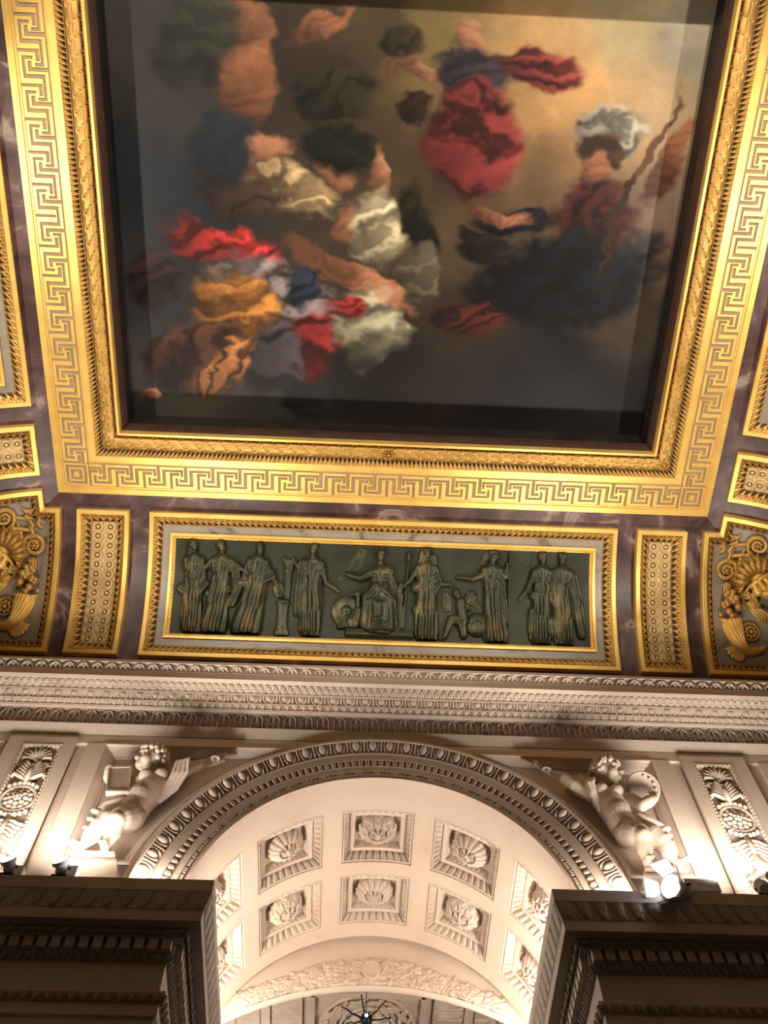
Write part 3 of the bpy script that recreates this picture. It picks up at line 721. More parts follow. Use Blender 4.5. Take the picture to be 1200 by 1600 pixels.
# ---- the bronze figure relief
rel = empty('bronze_relief_panel', (0, 4.6, 9.0))
tag(rel, 'long dark bronze relief of robed figures in a gilt and marble frame', 'relief panel')
RR = (-2.205, 2.205, B0, B1)
panel_frame(rel, cove_front, RR); marble_and_fillet(rel, cove_front, RR)
plate(MB(), cove_front, (-1.97, 1.97, B0 + .237, B1 - .237), .004, 60, 24, fn=lambda A, B: .006 * fbm(61, 25, 6, 11, 3)).build('bronze_ground', 'bronze_ground', rel)
FOOT = 1.566
def hf_piece(name, caps, x, flip=1, res=.0058, matn='bronze', lean=0.0, foot=FOOT, amp=1.3, parent=None):
    """low relief from tapered rounds (x0, y0, r0, x1, y1, r1, base, bulge, folds, freq)"""
    xs = [c[0] - c[2] for c in caps] + [c[3] - c[5] for c in caps] + [c[0] + c[2] for c in caps] + [c[3] + c[5] for c in caps]
    ys = [c[1] - c[2] for c in caps] + [c[4] - c[5] for c in caps] + [c[1] + c[2] for c in caps] + [c[4] + c[5] for c in caps]
    nx = max(6, int((max(xs) - min(xs)) / res)); ny = max(6, int((max(ys) - min(ys)) / res))
    X, Y = np.meshgrid(np.linspace(min(xs) - res, max(xs) + res, nx + 3), np.linspace(max(min(ys) - res, -.005), max(ys) + res, ny + 3), indexing='ij')
    H = np.full(X.shape, -.02)
    for x0_, y0_, r0, x1_, y1_, r1, base, bulge, fa, ff in caps:
        dx, dy = x1_ - x0_, y1_ - y0_; L2 = dx * dx + dy * dy + 1e-9; L = math.sqrt(L2)
        t = np.clip(((X - x0_) * dx + (Y - y0_) * dy) / L2, 0, 1); R = r0 + (r1 - r0) * t
        px, py = X - x0_ - t * dx, Y - y0_ - t * dy; d = np.hypot(px, py)
        sd = ((X - x0_) * dy - (Y - y0_) * dx) / L / R
        h = base + bulge * R * np.sqrt(np.clip(1 - (d / R) ** 2, 0, 1))
        if fa: h = h + fa * (.35 + .65 * t) * np.sin(sd * ff * .85 + 0.9 * np.sin(t * 2.2 + x * 3) + base * 90) * np.clip(1 - (d / R) ** 4, 0, 1)
        H = np.where(d < R, np.maximum(H, h), H)
    solid = H > 0
    Hs = np.where(solid, H, -.004)
    keep = solid[:-1, :-1] | solid[1:, :-1] | solid[1:, 1:] | solid[:-1, 1:]
    Xl = X + lean * Y
    P = cove_front(x + flip * Xl, foot - Y, .006 + Hs * amp)
    return MB().grid(P, keep=keep).build(name, matn, parent or rel)
def head(x, y, look=0, hair=1, veil=0):
    c = [(x, y, .040, x + .004 * look, y - .022, .034, .012, .9, 0, 0), (x + .030 * look, y - .008, .012, x + .030 * look, y - .018, .013, .014, 1, 0, 0),
         (x, y - .05, .024, x, y - .09, .030, .006, .8, 0, 0), (x - .010, y + .006, .008, x - .010, y + .006, .008, .042, .6, 0, 0)]
    if hair: c += [(x - .016 * look, y + .018, .042, x - .02 * look, y + .010, .040, .010, .8, .006, 9), (x - .045 * look, y + .006, .022, x - .05 * look, y - .03, .014, .006, .8, .004, 6)]
    if veil: c += [(x - .02, y + .012, .050, x - .05, y - .16, .050, .0, .6, .005, 8)]
    return c
def arm(p, r0=.030, r1=.018, base=.016):
    c = []
    for i in range(len(p) - 1):
        ra = r0 + (r1 - r0) * i / (len(p) - 1); rb = r0 + (r1 - r0) * (i + 1) / (len(p) - 1)
        c.append((*p[i], ra, *p[i + 1], rb, base, .9, 0, 0))
    x, y = p[-1]; dx, dy = x - p[-2][0], y - p[-2][1]; L = math.hypot(dx, dy); dx, dy = dx / L, dy / L
    for k in (-1, 0, 1): c.append((x, y, .010, x + dx * .035 - dy * .010 * k, y + dy * .035 + dx * .010 * k, .006, base, 1, 0, 0))
    c.append((x, y, .009, x + dx * .014 + dy * .02, y + dy * .014 - dx * .02, .006, base, 1, 0, 0))
    return c
def robe(w=.115, sway=.0, hem=.135, top=.60):
    return [(0, .66, .080, .0, .50, .085, .012, .55, .007, 7), (-.035, .62, .040, -.03, .58, .038, .026, .8, 0, 0), (.035, .62, .040, .03, .58, .038, .026, .8, 0, 0),
            (0, .50, w * .85, sway * .4, .30, w, .010, .48, .011, 11), (sway * .4, .32, w, sway, .07, hem, .006, .42, .013, 15),
            (-.075, .66, .042, -.06, .60, .05, .012, .8, .004, 6), (.075, .66, .042, .06, .60, .05, .012, .8, .004, 6),
            (sway - .06, .02, .026, sway - .03, .015, .022, .012, .9, 0, 0), (sway + .05, .02, .026, sway + .08, .012, .022, .012, .9, 0, 0)]
def sash(pts, r=.05, base=.024, f=.008):
    return [(*pts[i], r, *pts[i + 1], r * .85, base, .5, f, 8) for i in range(len(pts) - 1)]
D_ = hf_piece
rest = ['figure']
D_('figure', robe(.10, .02, .105) + head(.0, .80, 1, 1, 1) + arm([(.08, .65), (.11, .50), (.04, .46)]) + sash([(-.1, .40), (.02, .33), (.12, .45)]), -1.79)
D_('figure', robe(.11, -.03, .14) + head(.0, .80, 1) + arm([(-.09, .66), (-.17, .56), (-.16, .47)]) + arm([(.09, .66), (.19, .60), (.28, .55)]) + sash([(.13, .62), (.17, .42), (.12, .28)], .045) + sash([(-.1, .36), (.08, .40)], .04), -1.53)
D_('figure', robe(.12, -.07, .155) + head(.02, .785, .4) + arm([(.09, .64), (.17, .50), (.235, .385)]) + arm([(-.09, .64), (-.12, .53), (-.02, .50)]) + sash([(-.14, .47), (.0, .48), (.14, .55)], .05) + sash([(-.12, .20), (.03, .14)], .04), -1.19)
D_('palette', [(0, .44, .055, .01, .40, .06, .004, .35, 0, 0)], -.985)
D_('lyre', [(0, .36, .036, .0, .66, .045, .004, .4, .004, 12), (-.04, .70, .02, .0, .60, .02, .01, .8, 0, 0), (.045, .70, .02, .03, .60, .02, .01, .8, 0, 0)], -.90)
D_('pedestal', [(0, .03, .075, .0, .03, .075, .004, .3, 0, 0), (0, .08, .055, 0, .27, .055, .006, .4, 0, 0), (-.03, .30, .035, .03, .30, .035, .010, .6, 0, 0)], -.93)
D_('figure', robe(.115, .0, .105) + head(.0, .80, -.3, 1) + [(0, .745, .026, 0, .715, .018, .03, .8, .004, 9)] + arm([(.085, .65), (.13, .50), (.235, .435)]) + arm([(-.09, .66), (-.13, .62), (-.16, .66)])
   + sash([(-.09, .66), (-.11, .45), (-.12, .22)], .05) + sash([(.07, .66), (.02, .52), (-.09, .40)], .045), -.67)
D_('carved_wing', [(-.12, .55, .03, .04, .74, .045, -.004, .28, .004, 10), (.0, .64, .05, .06, .78, .04, -.003, .28, .004, 8), (.05, .80, .026, .05, .78, .024, .0, .5, 0, 0)], -.27, amp=.8)
D_('throne', [(-.18, .035, .034, .40, .035, .034, .010, .5, 0, 0), (-.20, .070, .014, .42, .070, .014, .016, .8, 0, 0), (.26, .10, .05, .28, .40, .05, .002, .5, .005, 9), (.28, .43, .04, .30, .50, .03, .006, .7, 0, 0)], -.13)
D_('round_shield', [(0, .24, .15, .0, .24, .15, .0, .22, .004, 30), (0, .24, .05, 0, .24, .05, .03, .5, 0, 0)], -.335)
D_('peacock', [(.03, .14, .07, .07, .25, .045, .02, .7, .004, 10), (.07, .25, .035, .07, .38, .022, .02, .8, 0, 0), (.07, .40, .030, .05, .40, .026, .024, .9, 0, 0), (.05, .40, .012, .0, .385, .005, .026, 1, 0, 0), (.03, .14, .06, -.09, .10, .03, .012, .6, .005, 12)], -.30)
D_('figure', [(0, .60, .085, 0, .45, .10, .016, .55, .008, 8), (-.036, .57, .042, -.03, .54, .04, .03, .8, 0, 0), (.036, .57, .042, .03, .54, .04, .03, .8, 0, 0), (0, .40, .10, 0, .12, .10, .006, .4, .010, 14),
              (-.02, .42, .115, -.09, .37, .075, .03, .6, .010, 9), (.02, .42, .115, .09, .37, .075, .03, .6, .010, 9), (-.09, .37, .078, -.10, .14, .085, .022, .62, .010, 8), (.09, .37, .078, .10, .14, .09, .022, .62, .010, 8),
              (-.06, .13, .10, .06, .13, .11, .012, .5, .012, 16), (-.09, .085, .03, -.10, .08, .025, .04, .9, 0, 0), (.09, .085, .03, .10, .08, .025, .04, .9, 0, 0)]
   + head(.0, .765, -.3) + arm([(-.085, .60), (-.18, .545), (-.30, .575)], .036, .02, .02) + arm([(.085, .60), (.15, .48), (.15, .40)], .036, .02, .02)
   + sash([(.08, .62), (.10, .5), (.13, .38)], .05) + [(math.cos(a) * .05, .77 + math.sin(a) * .05, .006, math.cos(a) * .10, .77 + math.sin(a) * .10, .003, .004, .8, 0, 0) for a in np.linspace(.2, 2.9, 9)], -.03)
D_('staff', [(0, .10, .010, .035, .72, .010, .018, .9, 0, 0), (.035, .74, .022, .04, .80, .010, .018, .9, 0, 0), (.0, .30, .02, -.03, .12, .035, .004, .6, .005, 6)], .20)
D_('figure', robe(.115, .01, .12) + head(.0, .80, .2, 1, 1) + [(.06, .76, .04, .10, .5, .035, .0, .6, .005, 7)] + arm([(-.09, .66), (-.15, .55), (-.235, .47)]) + arm([(.09, .65), (.14, .52), (.21, .52)])
   + sash([(-.10, .48), (.02, .55), (.11, .58)], .045) + sash([(-.08, .28), (.04, .40), (.11, .52)], .05) + [(math.cos(a) * .05, .805 + math.sin(a) * .05, .006, math.cos(a) * .095, .805 + math.sin(a) * .09, .003, .004, .8, 0, 0) for a in np.linspace(.2, 2.9, 9)], .41)
D_('inscribed_sheet', [(0, .30, .035, .0, .42, .035, .0, .3, 0, 0), (.025, .30, .03, .02, .40, .03, .0, .3, 0, 0)], .60)
D_('winged_child', [(0, .44, .036, .008, .42, .032, .014, .9, 0, 0), (-.006, .455, .036, -.01, .45, .034, .012, .9, .004, 8), (.04, .36, .05, .06, .22, .055, .014, .8, 0, 0), (.06, .19, .055, -.05, .20, .042, .016, .8, 0, 0), (-.05, .20, .042, -.11, .03, .024, .016, .8, 0, 0),
                   (-.11, .02, .018, -.15, .012, .012, .016, .9, 0, 0), (.05, .17, .05, .07, .05, .035, .012, .8, 0, 0), (.05, .36, .028, .12, .30, .02, .02, .9, 0, 0), (.07, .34, .03, .14, .42, .06, .0, .35, .005, 12), (.12, .40, .05, .20, .33, .03, .0, .35, .005, 12)], .70)
D_('round_shield', [(0, .17, .10, .0, .15, .11, .006, .35, .004, 22), (0, .16, .04, 0, .16, .04, .03, .5, 0, 0)], .895)
D_('figure', robe(.10, .03, .13) + head(.0, .775, -1) + arm([(-.08, .63), (-.19, .575), (-.31, .585)]) + arm([(.085, .63), (.13, .60), (.135, .70)]) + sash([(-.05, .62), (.05, .50), (.06, .28)], .055) + sash([(.07, .62), (.10, .40), (.12, .2)], .04)
   + [(-.02, .825, .03, .03, .82, .03, .004, .7, .004, 8), (-.06, .80, .035, -.10, .73, .03, -.004, .4, .003, 8)], 1.04)
D_('spear', [(0, .005, .008, .015, .80, .008, .024, .9, 0, 0), (.015, .80, .014, .016, .835, .003, .024, .9, 0, 0)], 1.185)
D_('figure', robe(.10, -.03, .11) + head(.0, .785, .4) + [(-.02, .825, .02, .02, .825, .02, .02, .8, .004, 9)] + arm([(-.085, .64), (-.14, .50), (-.20, .42)]) + sash([(-.09, .44), (.08, .47)], .035) + sash([(-.1, .3), (-.12, .10)], .03)
   + [(-.15, .72, .02, -.10, .80, .015, -.002, .5, 0, 0)], 1.515)
D_('round_shield', [(0, .19, .08, .0, .13, .09, .012, .4, .004, 20)], 1.60)
D_('figure', robe(.105, .0, .10) + head(.0, .79, -.2) + [(-.025, .825, .02, .025, .825, .02, .02, .8, .004, 9)] + arm([(.085, .64), (.14, .53), (.06, .45)]) + arm([(-.085, .64), (-.12, .50), (-.11, .40)]) + sash([(.10, .62), (.15, .38), (.18, .10)], .055)
   + sash([(-.06, .66), (-.05, .4), (-.04, .12)], .05), 1.70)

# ---- corner panels with mask, scrolls and cornucopia
def corner_panel(sx, label):
    root = empty('cornucopia_panel', (sx * 3.6, 4.2, 9.0)); tag(root, label, 'relief panel')
    flip = np.array([sx, 1, 1])
    def half(fr):
        """(distance from the straight edge 0..1 to the mitre, b, h)"""
        def f(a, b, h):
            ph = b / RF; r = RM - h
            if fr: lim = XS + r * np.sin(ph); st = 3.035
            else: lim = YF + r * np.sin(ph); st = 3.735
            a = np.minimum(st + a, lim)
            if fr: P = np.stack([a, YF + r * np.sin(ph), ZA + r * np.cos(ph)], -1)
            else: P = np.stack([XS + r * np.sin(ph), a, ZA + r * np.cos(ph)], -1)
            return P * flip
        return f
    fm, lm, gm = MB(), MB(), MB()
    for fr in (True, False):
        f = half(fr)
        rect = (0, 4.0, B0, B1)
        def lim_poly(mbx, poly, n=40):
            t = np.linspace(0, 1, n + 1)
            for (oa, ha), (ob, hb) in zip(poly[:-1], poly[1:]):
                T, v = np.meshgrid(t, np.array([0., 1.]), indexing='ij'); o = oa + (ob - oa) * v; h = ha + (hb - ha) * v
                mbx.grid(f(o, (B0 + o) + T * (B1 - B0 - 2 * o), h))
                for b in (B0 + o, B1 - o):
                    span = (XS - 3.035 if fr else YF - 3.735) + (RM - h) * np.sin(b / RF)
                    mbx.grid(f(o + T * np.maximum(span - o, 0), b, h))
        lim_poly(fm, [(0, -.01), (0, .068), (.004, .072), (.040, .072), (.046, .062)])
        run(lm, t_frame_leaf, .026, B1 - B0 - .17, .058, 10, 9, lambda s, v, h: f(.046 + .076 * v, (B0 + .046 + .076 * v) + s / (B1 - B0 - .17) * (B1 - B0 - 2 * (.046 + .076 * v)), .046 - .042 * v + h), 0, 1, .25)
        for top in (True, False):
            L = .16 if top else 1.15
            def mp(s, v, h, top=top, L=L):
                o = .046 + .076 * v; b = B0 + o if top else B1 - o; hh = .046 - .042 * v + h
                span = (XS - 3.035 if fr else YF - 3.735) + (RM - hh) * np.sin(b / RF)
                return f(o + s / L * np.maximum(span - o, 0), b, hh)
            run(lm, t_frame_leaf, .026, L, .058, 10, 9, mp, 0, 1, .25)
        bb = np.linspace(B0 + .11, B1 - .11, 30); t = np.linspace(0, 1, 24); T, Bb = np.meshgrid(t, bb, indexing='ij')
        span = (XS - 3.035 if fr else YF - 3.735) + (RM - .012) * np.sin(Bb / RF)
        gm.grid(f(.11 + T * (span - .11), Bb, .012 + 0 * T))
    auto_smooth(fm.build('gilded_frame', 'gold_leaf', root), 30); lm.build('leaf_moulding', ['aged_gold', 'dark_umber'], root); gm.build('marble_ground', 'grey_marble', root)
    def P(a, b, h=.03): return cove_front(np.array([a]), np.array([b]), np.array([h]))[0] * flip
    def Q(a, b, h=.03):   # the same ornament on the side cove
        p = cove_side(1)(np.array([a + .70]), np.array([b]), np.array([h]))[0]; return p * flip
    for W_ in (P, Q):
        # scrolls with rosettes
        for cx, cb, r, st, dr in ((3.525, .603, .095, PI * 1.1, 1), (3.275, .826, .095, PI * 1.7, -1)):
            mb = MB()
            ang = st + dr * np.linspace(0, 2 * PI * 1.55, 44); rr = np.linspace(r, r * .30, 44)
            mb.tube([W_(cx + math.cos(a) * q, cb + math.sin(a) * q, .035 + .015 * (1 - q / r)) for a, q in zip(ang, rr)], np.linspace(.026, .012, 44), 8)
            mb.tube([W_(cx + math.cos(a) * q * .86, cb + math.sin(a) * q * .86, .05) for a, q in zip(ang[:34], rr[:34])], .009, 6)
            mb.ball(W_(cx, cb, .05), .018, 8)
            for k in range(6): mb.ball(W_(cx + .028 * math.cos(k * PI / 3), cb + .028 * math.sin(k * PI / 3), .045), .013, 8)
            mb.build('scroll', 'aged_gold', root)
        mb = MB()
        mb.tube([W_(3.46, .88, .04), W_(3.43, .80, .05), W_(3.40, .72, .05), W_(3.43, .64, .045), W_(3.47, .56, .04)], [.035, .032, .026, .022, .02], 8)
        mb.tube([W_(3.46, .88, .04), W_(3.40, .80, .05), W_(3.34, .75, .045), W_(3.27, .73, .04)], [.030, .028, .022, .018], 8)
        for a, b, da, db in ((3.33, .53, -.05, -.04), (3.36, .52, .0, -.07), (3.40, .55, .06, -.05), (3.24, .64, -.04, .02), (3.25, .62, -.02, -.06), (3.30, .64, .03, -.06), (3.30, .70, .05, -.10), (3.62, .52, .05, .04), (3.64, .60, .03, .06)):
            mb.cap(W_(a, b, .03), W_(a + da, b + db, .03), .024, .010, 8)
        organic(mb.build('acanthus_spray', 'aged_gold', root), .008, 2)
        # cornucopia
        mb = MB()
        ax = [(3.305, 1.285), (3.312, 1.36), (3.325, 1.43), (3.35, 1.50), (3.385, 1.55), (3.44, 1.585), (3.50, 1.58), (3.55, 1.565), (3.60, 1.53)]; rad = [.086, .088, .080, .068, .054, .042, .034, .028, .018]
        k = len(ax); aa = np.interp(np.linspace(0, k - 1, 60), range(k), [p[0] for p in ax]); bb = np.interp(np.linspace(0, k - 1, 60), range(k), [p[1] for p in ax]); rd = np.interp(np.linspace(0, k - 1, 60), range(k), rad)
        rd = rd * 1.0
        pts = np.array([W_(a, b, .045) for a, b in zip(aa, bb)])
        mb.tube(pts, rd, 16); 
        rim = [W_(3.305 + .095 * math.cos(t), 1.285 + .026 * math.sin(t), .045 + .06 * math.sin(t)) for t in np.linspace(0, 2 * PI, 25)]
        mb.tube(rim, .017, 8, cap=False)
        for k in range(9):
            tn = np.arange(50) / 49.0; ta_, tb_ = np.gradient(aa[:50]), np.gradient(bb[:50]); ln = np.hypot(ta_, tb_); na, nb = -tb_ / ln, ta_ / ln
            fi = PI * (.02 + k / 9.0) + .9 * tn; q = rd[:50] * 1.03
            mb.tube([W_(aa[i] + na[i] * q[i] * math.cos(fi[i]), bb[i] + nb[i] * q[i] * math.cos(fi[i]), .045 + q[i] * math.sin(fi[i])) for i in range(0, 50, 3)], np.linspace(.011, .005, 17), 6)
        mb.build('cornucopia_horn', 'gold_leaf', root)
        r2 = np.random.RandomState(5)
        first = None
        for q in range(26):
            b = 1.26 - r2.rand() ** .7 * .24; a = 3.305 + (r2.rand() - .5) * .26 * (1 - (1.26 - b) / .34); h = .05 + r2.rand() * .05; s = .022 + r2.rand() * .016
            fr_ = MB().ball((0, 0, 0), 1.0, 10).build('fruit', 'aged_gold') if first is None else first.copy()
            if first is None: first = fr_
            else: C.objects.link(fr_)
            fr_.parent = root; fr_.location = tuple(np.array(W_(a, b, h)) - np.array(ORG[root.name])); fr_.scale = (s, s, s)
        mb = MB()
        for q in range(12): mb.ball(W_(3.27 + (q % 3 - 1) * .022, .965 + (q // 3) * .026, .06), (.02, .02, .02), 8)
        mb.cap(W_(3.268, .95, .06), W_(3.275, 1.03, .05), .016, .034, 8)
        mb.build('pine_cone', 'aged_gold', root)
        mb = MB()
        for da, db in ((-.10, .02), (-.09, .06), (-.06, .09), (.03, .11), (.05, .08), (.0, .12), (-.03, .11)):
            mb.cap(W_(3.345, 1.545, .03), W_(3.345 + da, 1.545 + db, .03), .03, .018, 8)
        organic(mb.build('curled_leaf', 'gold_leaf', root), .008, 2)
        mb = MB()
        for q in range(8): mb.ball(W_(3.486 + .045 * math.cos(q * PI / 4), 1.391 + .045 * math.sin(q * PI / 4), .035), .022, 8)
        mb.ball(W_(3.486, 1.391, .05), .024, 10)
        mb.tube([W_(3.486 + .080 * math.cos(t), 1.391 + .080 * math.sin(t), .03) for t in np.linspace(0, 2 * PI, 25)], .014, 8, cap=False)
        mb.build('round_flower', 'aged_gold', root)
    # mask on the mitre
    ph = .93 / RF; r = RM - .06
    cen = np.array([XS + r * math.sin(ph), YF + r * math.sin(ph), ZA + r * math.cos(ph)])
    nrm = np.array([-math.sin(ph) / 1.414, -math.sin(ph) / 1.414, -math.cos(ph)]); nrm /= np.linalg.norm(nrm)
    dn = np.array([math.cos(ph) / 1.414, math.cos(ph) / 1.414, -math.sin(ph) * 1.2]); dn = dn - nrm * (dn @ nrm); dn /= np.linalg.norm(dn)
    rt = np.cross(nrm, dn)
    G = lambda x, y, z: (cen + rt * x - dn * y + nrm * z) * flip
    mb = MB()
    mb.ball(G(0, .03, .04), (.115, .13, .12), 18); mb.ball(G(0, -.07, .06), .09, 16); mb.ball(G(0, -.14, .09), .04, 12)
    for s in (-1, 1):
        mb.ball(G(s * .065, -.03, .13), .055, 12); mb.cap(G(s * .03, .055, .175), G(s * .11, .045, .145), .022, .016, 10); mb.ball(G(s * .058, .02, .16), .024, 10)
        mb.cap(G(0, -.088, .165), G(s * .05, -.082, .14), .014, .009, 8); mb.cap(G(0, -.108, .165), G(s * .04, -.104, .145), .014, .009, 8)
    mb.cap(G(0, .05, .185), G(0, -.03, .225), .017, .028, 10)
    organic(mb.build('mask_face', 'gold_leaf', root), .009, 5)
    mb = MB()
    for k in range(30):
        t = PI * (-.25 + 1.5 * k / 29); q = .115 + .02 * (k % 3)
        p = [G(math.cos(t + .12 * math.sin(j * 1.7 + k)) * (q + .026 * j), .03 + math.sin(t + .12 * math.sin(j * 1.7 + k)) * (q + .030 * j), .13 - .022 * j + .012 * (k % 2)) for j in range(6)]
        mb.tube(p, [.014, .020, .022, .020, .014, .006], 8)
    for k in range(7):
        t = PI * (.2 + .6 * k / 6)
        mb.tube([G(math.cos(t) * .10, .03 + math.sin(t) * .10, .15), G(math.cos(t) * .16, .03 + math.sin(t) * .17, .17), G(math.cos(t) * .21, .03 + math.sin(t) * .23, .13), G(math.cos(t) * .22, .03 + math.sin(t) * .25, .08)], [.02, .028, .022, .010], 8)
    for s in (-1, 1):
        for k in range(4): mb.tube([G(s * (.14 + .02 * k), -.06, .06), G(s * (.17 + .02 * k), -.16, .04), G(s * (.13 + .03 * k), -.26, .03), G(s * (.17 + .03 * k), -.33, .02)], [.024, .026, .02, .010], 8)
    mb.build('mask_hair', 'aged_gold', root)
    return root
corner_panel(-1, 'gilt corner panel with mask and horn of fruit, on the left')
corner_panel(1, 'gilt corner panel with mask and horn of fruit, on the right')

# ================================================================== COFFERS OF THE VAULT
def vault_map(a, b, h): return arch_map(RA - h, b + 0 * a, a / RA + 0 * b)
def coffer_rosette(kind):
    def fn(A, B):
        r = np.hypot(A, B); t = np.arctan2(B, A)
        n = 16 if kind else 10
        ang = (t / (2 * PI) * n) % 1.0 - .5
        edge = .156 * (.965 + .035 * np.cos(ang * 2 * PI))
        leaf = .108 * np.sqrt(np.clip(1 - (r / (edge + .002)) ** 2.4, 0, 1)) + .008 - .013 * np.clip((np.abs(ang) - .36) / .14, 0, 1) * (r > .08)
        if not kind: leaf = leaf + .007 * np.sin(r * 130 + np.cos(ang * 2 * PI) * 2.2) * (r < .145)
        out = np.where((r < edge) & (r > .078), leaf, 0)
        out = np.where((r <= .078) & (r > .066), .055, out)
        m = 7 if kind else 6
        an2 = (t / (2 * PI) * m) % 1.0 - .5
        out = np.where(r <= .066, .082 + .034 * np.sqrt(np.clip(1 - ((r - .032) / .036) ** 2, 0, 1)) * (.45 + .55 * np.cos(an2 * 2 * PI)), out)
        return np.where(r < .018, .104 + .018 * dome((r / .018) ** 2), out)
    return fn
words_t = {-2: 'outermost on the left', -1: 'just left of the crown', 0: 'at the crown', 1: 'just right of the crown', 2: 'outermost on the right'}
for j, (ya_, yb_2) in enumerate(CY):
    for i, tc_ in enumerate(CT):
        k = i - 2
        ca, cb = tc_ * RA, (ya_ + yb_2) / 2; ha = CHW * RA; hb = (yb_2 - ya_) / 2
        org = vault_map(np.array([ca]), np.array([cb]), np.array([0.0]))[0]
        root = empty('coffer', tuple(org))
        tag(root, "cream rosette coffer in the vault's %s row, %s" % ('front' if j == 0 else 'rear', words_t[k]), 'coffer', 'coffers of the vault')
        rect = (ca - ha, ca + ha, cb - hb, cb + hb)
        mb = poly_band(MB(), vault_map, rect, [(0, .001), (.006, .001), (.008, -.012), (.014, -.012), (.018, -.006)], 6)
        poly_band(mb, vault_map, rect, [(.018, -.006), (.028, -.006), (.029, -.030), (.074, -.082), (.078, -.058), (.112, -.058), (.114, -.070), (.128, -.118), (.130, -.122)], 6)
        auto_smooth(mb.build('stepped_casing', 'limestone', root), 20)
        band(MB(), vault_map, rect, .030, .074, t_tongue, .034, .054, 14, 10, -.034, -.080).build('leaf_moulding', 'carved_stone', root)
        band(MB(), vault_map, rect, .112, .128, t_bead, .022, .040, 8, 6, -.072, -.118).build('bead_moulding', 'carved_stone', root)
        plate(MB(), vault_map, (rect[0] + .126, rect[1] - .126, rect[2] + .126, rect[3] - .126), -.120, 8, 2).build('sunk_field', 'limestone', root)
        q = np.linspace(-.158, .158, 93); A, B = np.meshgrid(q, q, indexing='ij')
        H = coffer_rosette((i + j) % 2)(A, B); keep = (H[:-1, :-1] > 0) & (H[1:, 1:] > 0)
        MB().grid(vault_map(ca + A, cb + B, -.122 + H), keep=keep).build('rosette', 'carved_stone', root)

# garland in low relief on the end wall
r3 = np.random.RandomState(3)
nx, ny = 420, 70
tt = np.linspace(-.46, .46, nx); qq = np.linspace(0, 1, ny); T, Q_ = np.meshgrid(tt, qq, indexing='ij')
H = np.zeros_like(T); wid = .13 + .12 * np.exp(-(T / .24) ** 2); X = T * 2.4; Y = Q_ * .27
for k in range(760):
    tx = r3.uniform(-.45, .45); w = .13 + .12 * math.exp(-(tx / .24) ** 2)
    cx, cy = tx * 2.4, r3.uniform(.03, .98) * w; an = r3.uniform(0, PI); L, w2 = r3.uniform(.03, .06), r3.uniform(.013, .024)
    p = (X - cx) * math.cos(an) + (Y - cy) * math.sin(an); q = -(X - cx) * math.sin(an) + (Y - cy) * math.cos(an)
    d = (p / L) ** 2 + (q / w2) ** 2
    H = np.maximum(H, np.where(d < 1, (.006 + .014 * r3.rand()) * dome(d), 0))
d = (X / .055) ** 2 + ((Y - .14) / .07) ** 2
H = np.where(d < 1.7, np.where(d < 1, .02, .026), H)
keep = (H[:-1, :-1] > 0) | (H[1:, 1:] > 0)
rad = 2.37 + .025 + Y
MB().grid(np.stack([rad * np.sin(T), YL - .002 - H, 4.503 + rad * np.cos(T)], -1), keep=keep).build('foliage_garland', 'carved_stone', lun)

# ceiling ornaments of the next room
wr = empty('ceiling_wreath', (0, 8.1, 7.36)); tag(wr, 'round stone wreath carved on the ceiling of the next room', 'relief')
mb = MB()
for k in range(110):
    a = r3.uniform(0, 2 * PI); r = r3.uniform(.29, .40); an = a + PI / 2 + r3.uniform(-.7, .7); c = np.array([math.cos(a) * r, 8.1 + math.sin(a) * r, 7.335 - r3.rand() * .02])
    dv = np.array([math.cos(an), math.sin(an), 0]) * .05; mb.cap(c - dv, c + dv, .022, .008, 6)
mb.build('leaf_ring', 'carved_stone', wr)
mb = MB()
for rr_ in (.25, .43): mb.tube([(math.cos(a) * rr_, 8.1 + math.sin(a) * rr_, 7.345) for a in np.linspace(0, 2 * PI, 49)], .02, 8, cap=False)
mb.build('round_moulding', 'limestone', wr)
rosette_hf(lambda a, b, h: np.stack([a, b, 7.355 - h], -1), 0, 8.1, .22, .05, 8, .004, 40).build('rosette', 'carved_stone', wr)
for sx in (-1, 1):
    mb = MB(); run(mb, t_arcade, .03, 2.6, .15, 16, 14, lambda s, v, h: np.stack([sx * (.60 + .28 * v), 7.1 + s, 7.356 - h], -1))
    run(mb, t_egg, .03, 2.6, .12, 12, 8, lambda s, v, h: np.stack([sx * (.99 + .20 * v), 7.1 + s, 7.356 - h], -1))
    o = mb.build('carved_ceiling_band', 'carved_stone'); tag(o, 'carved ceiling band %s of the stone wreath in the next room' % ('left' if sx < 0 else 'right'), 'relief', kind='structure')
ch = empty('chandelier', (-.026, 7.5, 6.98)); tag(ch, 'small black branched chandelier hanging under the low arch', 'chandelier')
mb = MB().ball((-.026, 7.5, 6.98), (.055, .055, .06), 14); mb.tube([(-.026, 7.5, 7.0), (-.026, 7.5, 7.36)], .0035, 8); mb.ball((-.026, 7.5, 6.90), .025, 10)
mb.build('stem', 'black_metal', ch)
for k in range(6):
    a = k * PI / 3 + .3; dx, dy = math.cos(a), math.sin(a)
    mb = MB().tube([(-.026 + dx * t, 7.5 + dy * t, 6.98 + z) for t, z in ((.03, 0), (.08, .02), (.13, .03), (.18, .06), (.22, .07))], [.009, .008, .007, .006, .004], 8)
    mb.ball((-.026 + dx * .22, 7.5 + dy * .22, 7.05), .010, 8); mb.build('branch', 'black_metal', ch)
MB().ball((-.026, 7.447, 6.985), .014, 8).build('glint_bead', 'lens_and_glint', ch)  # glint on the hub, put in as a small glowing ball; not a lamp

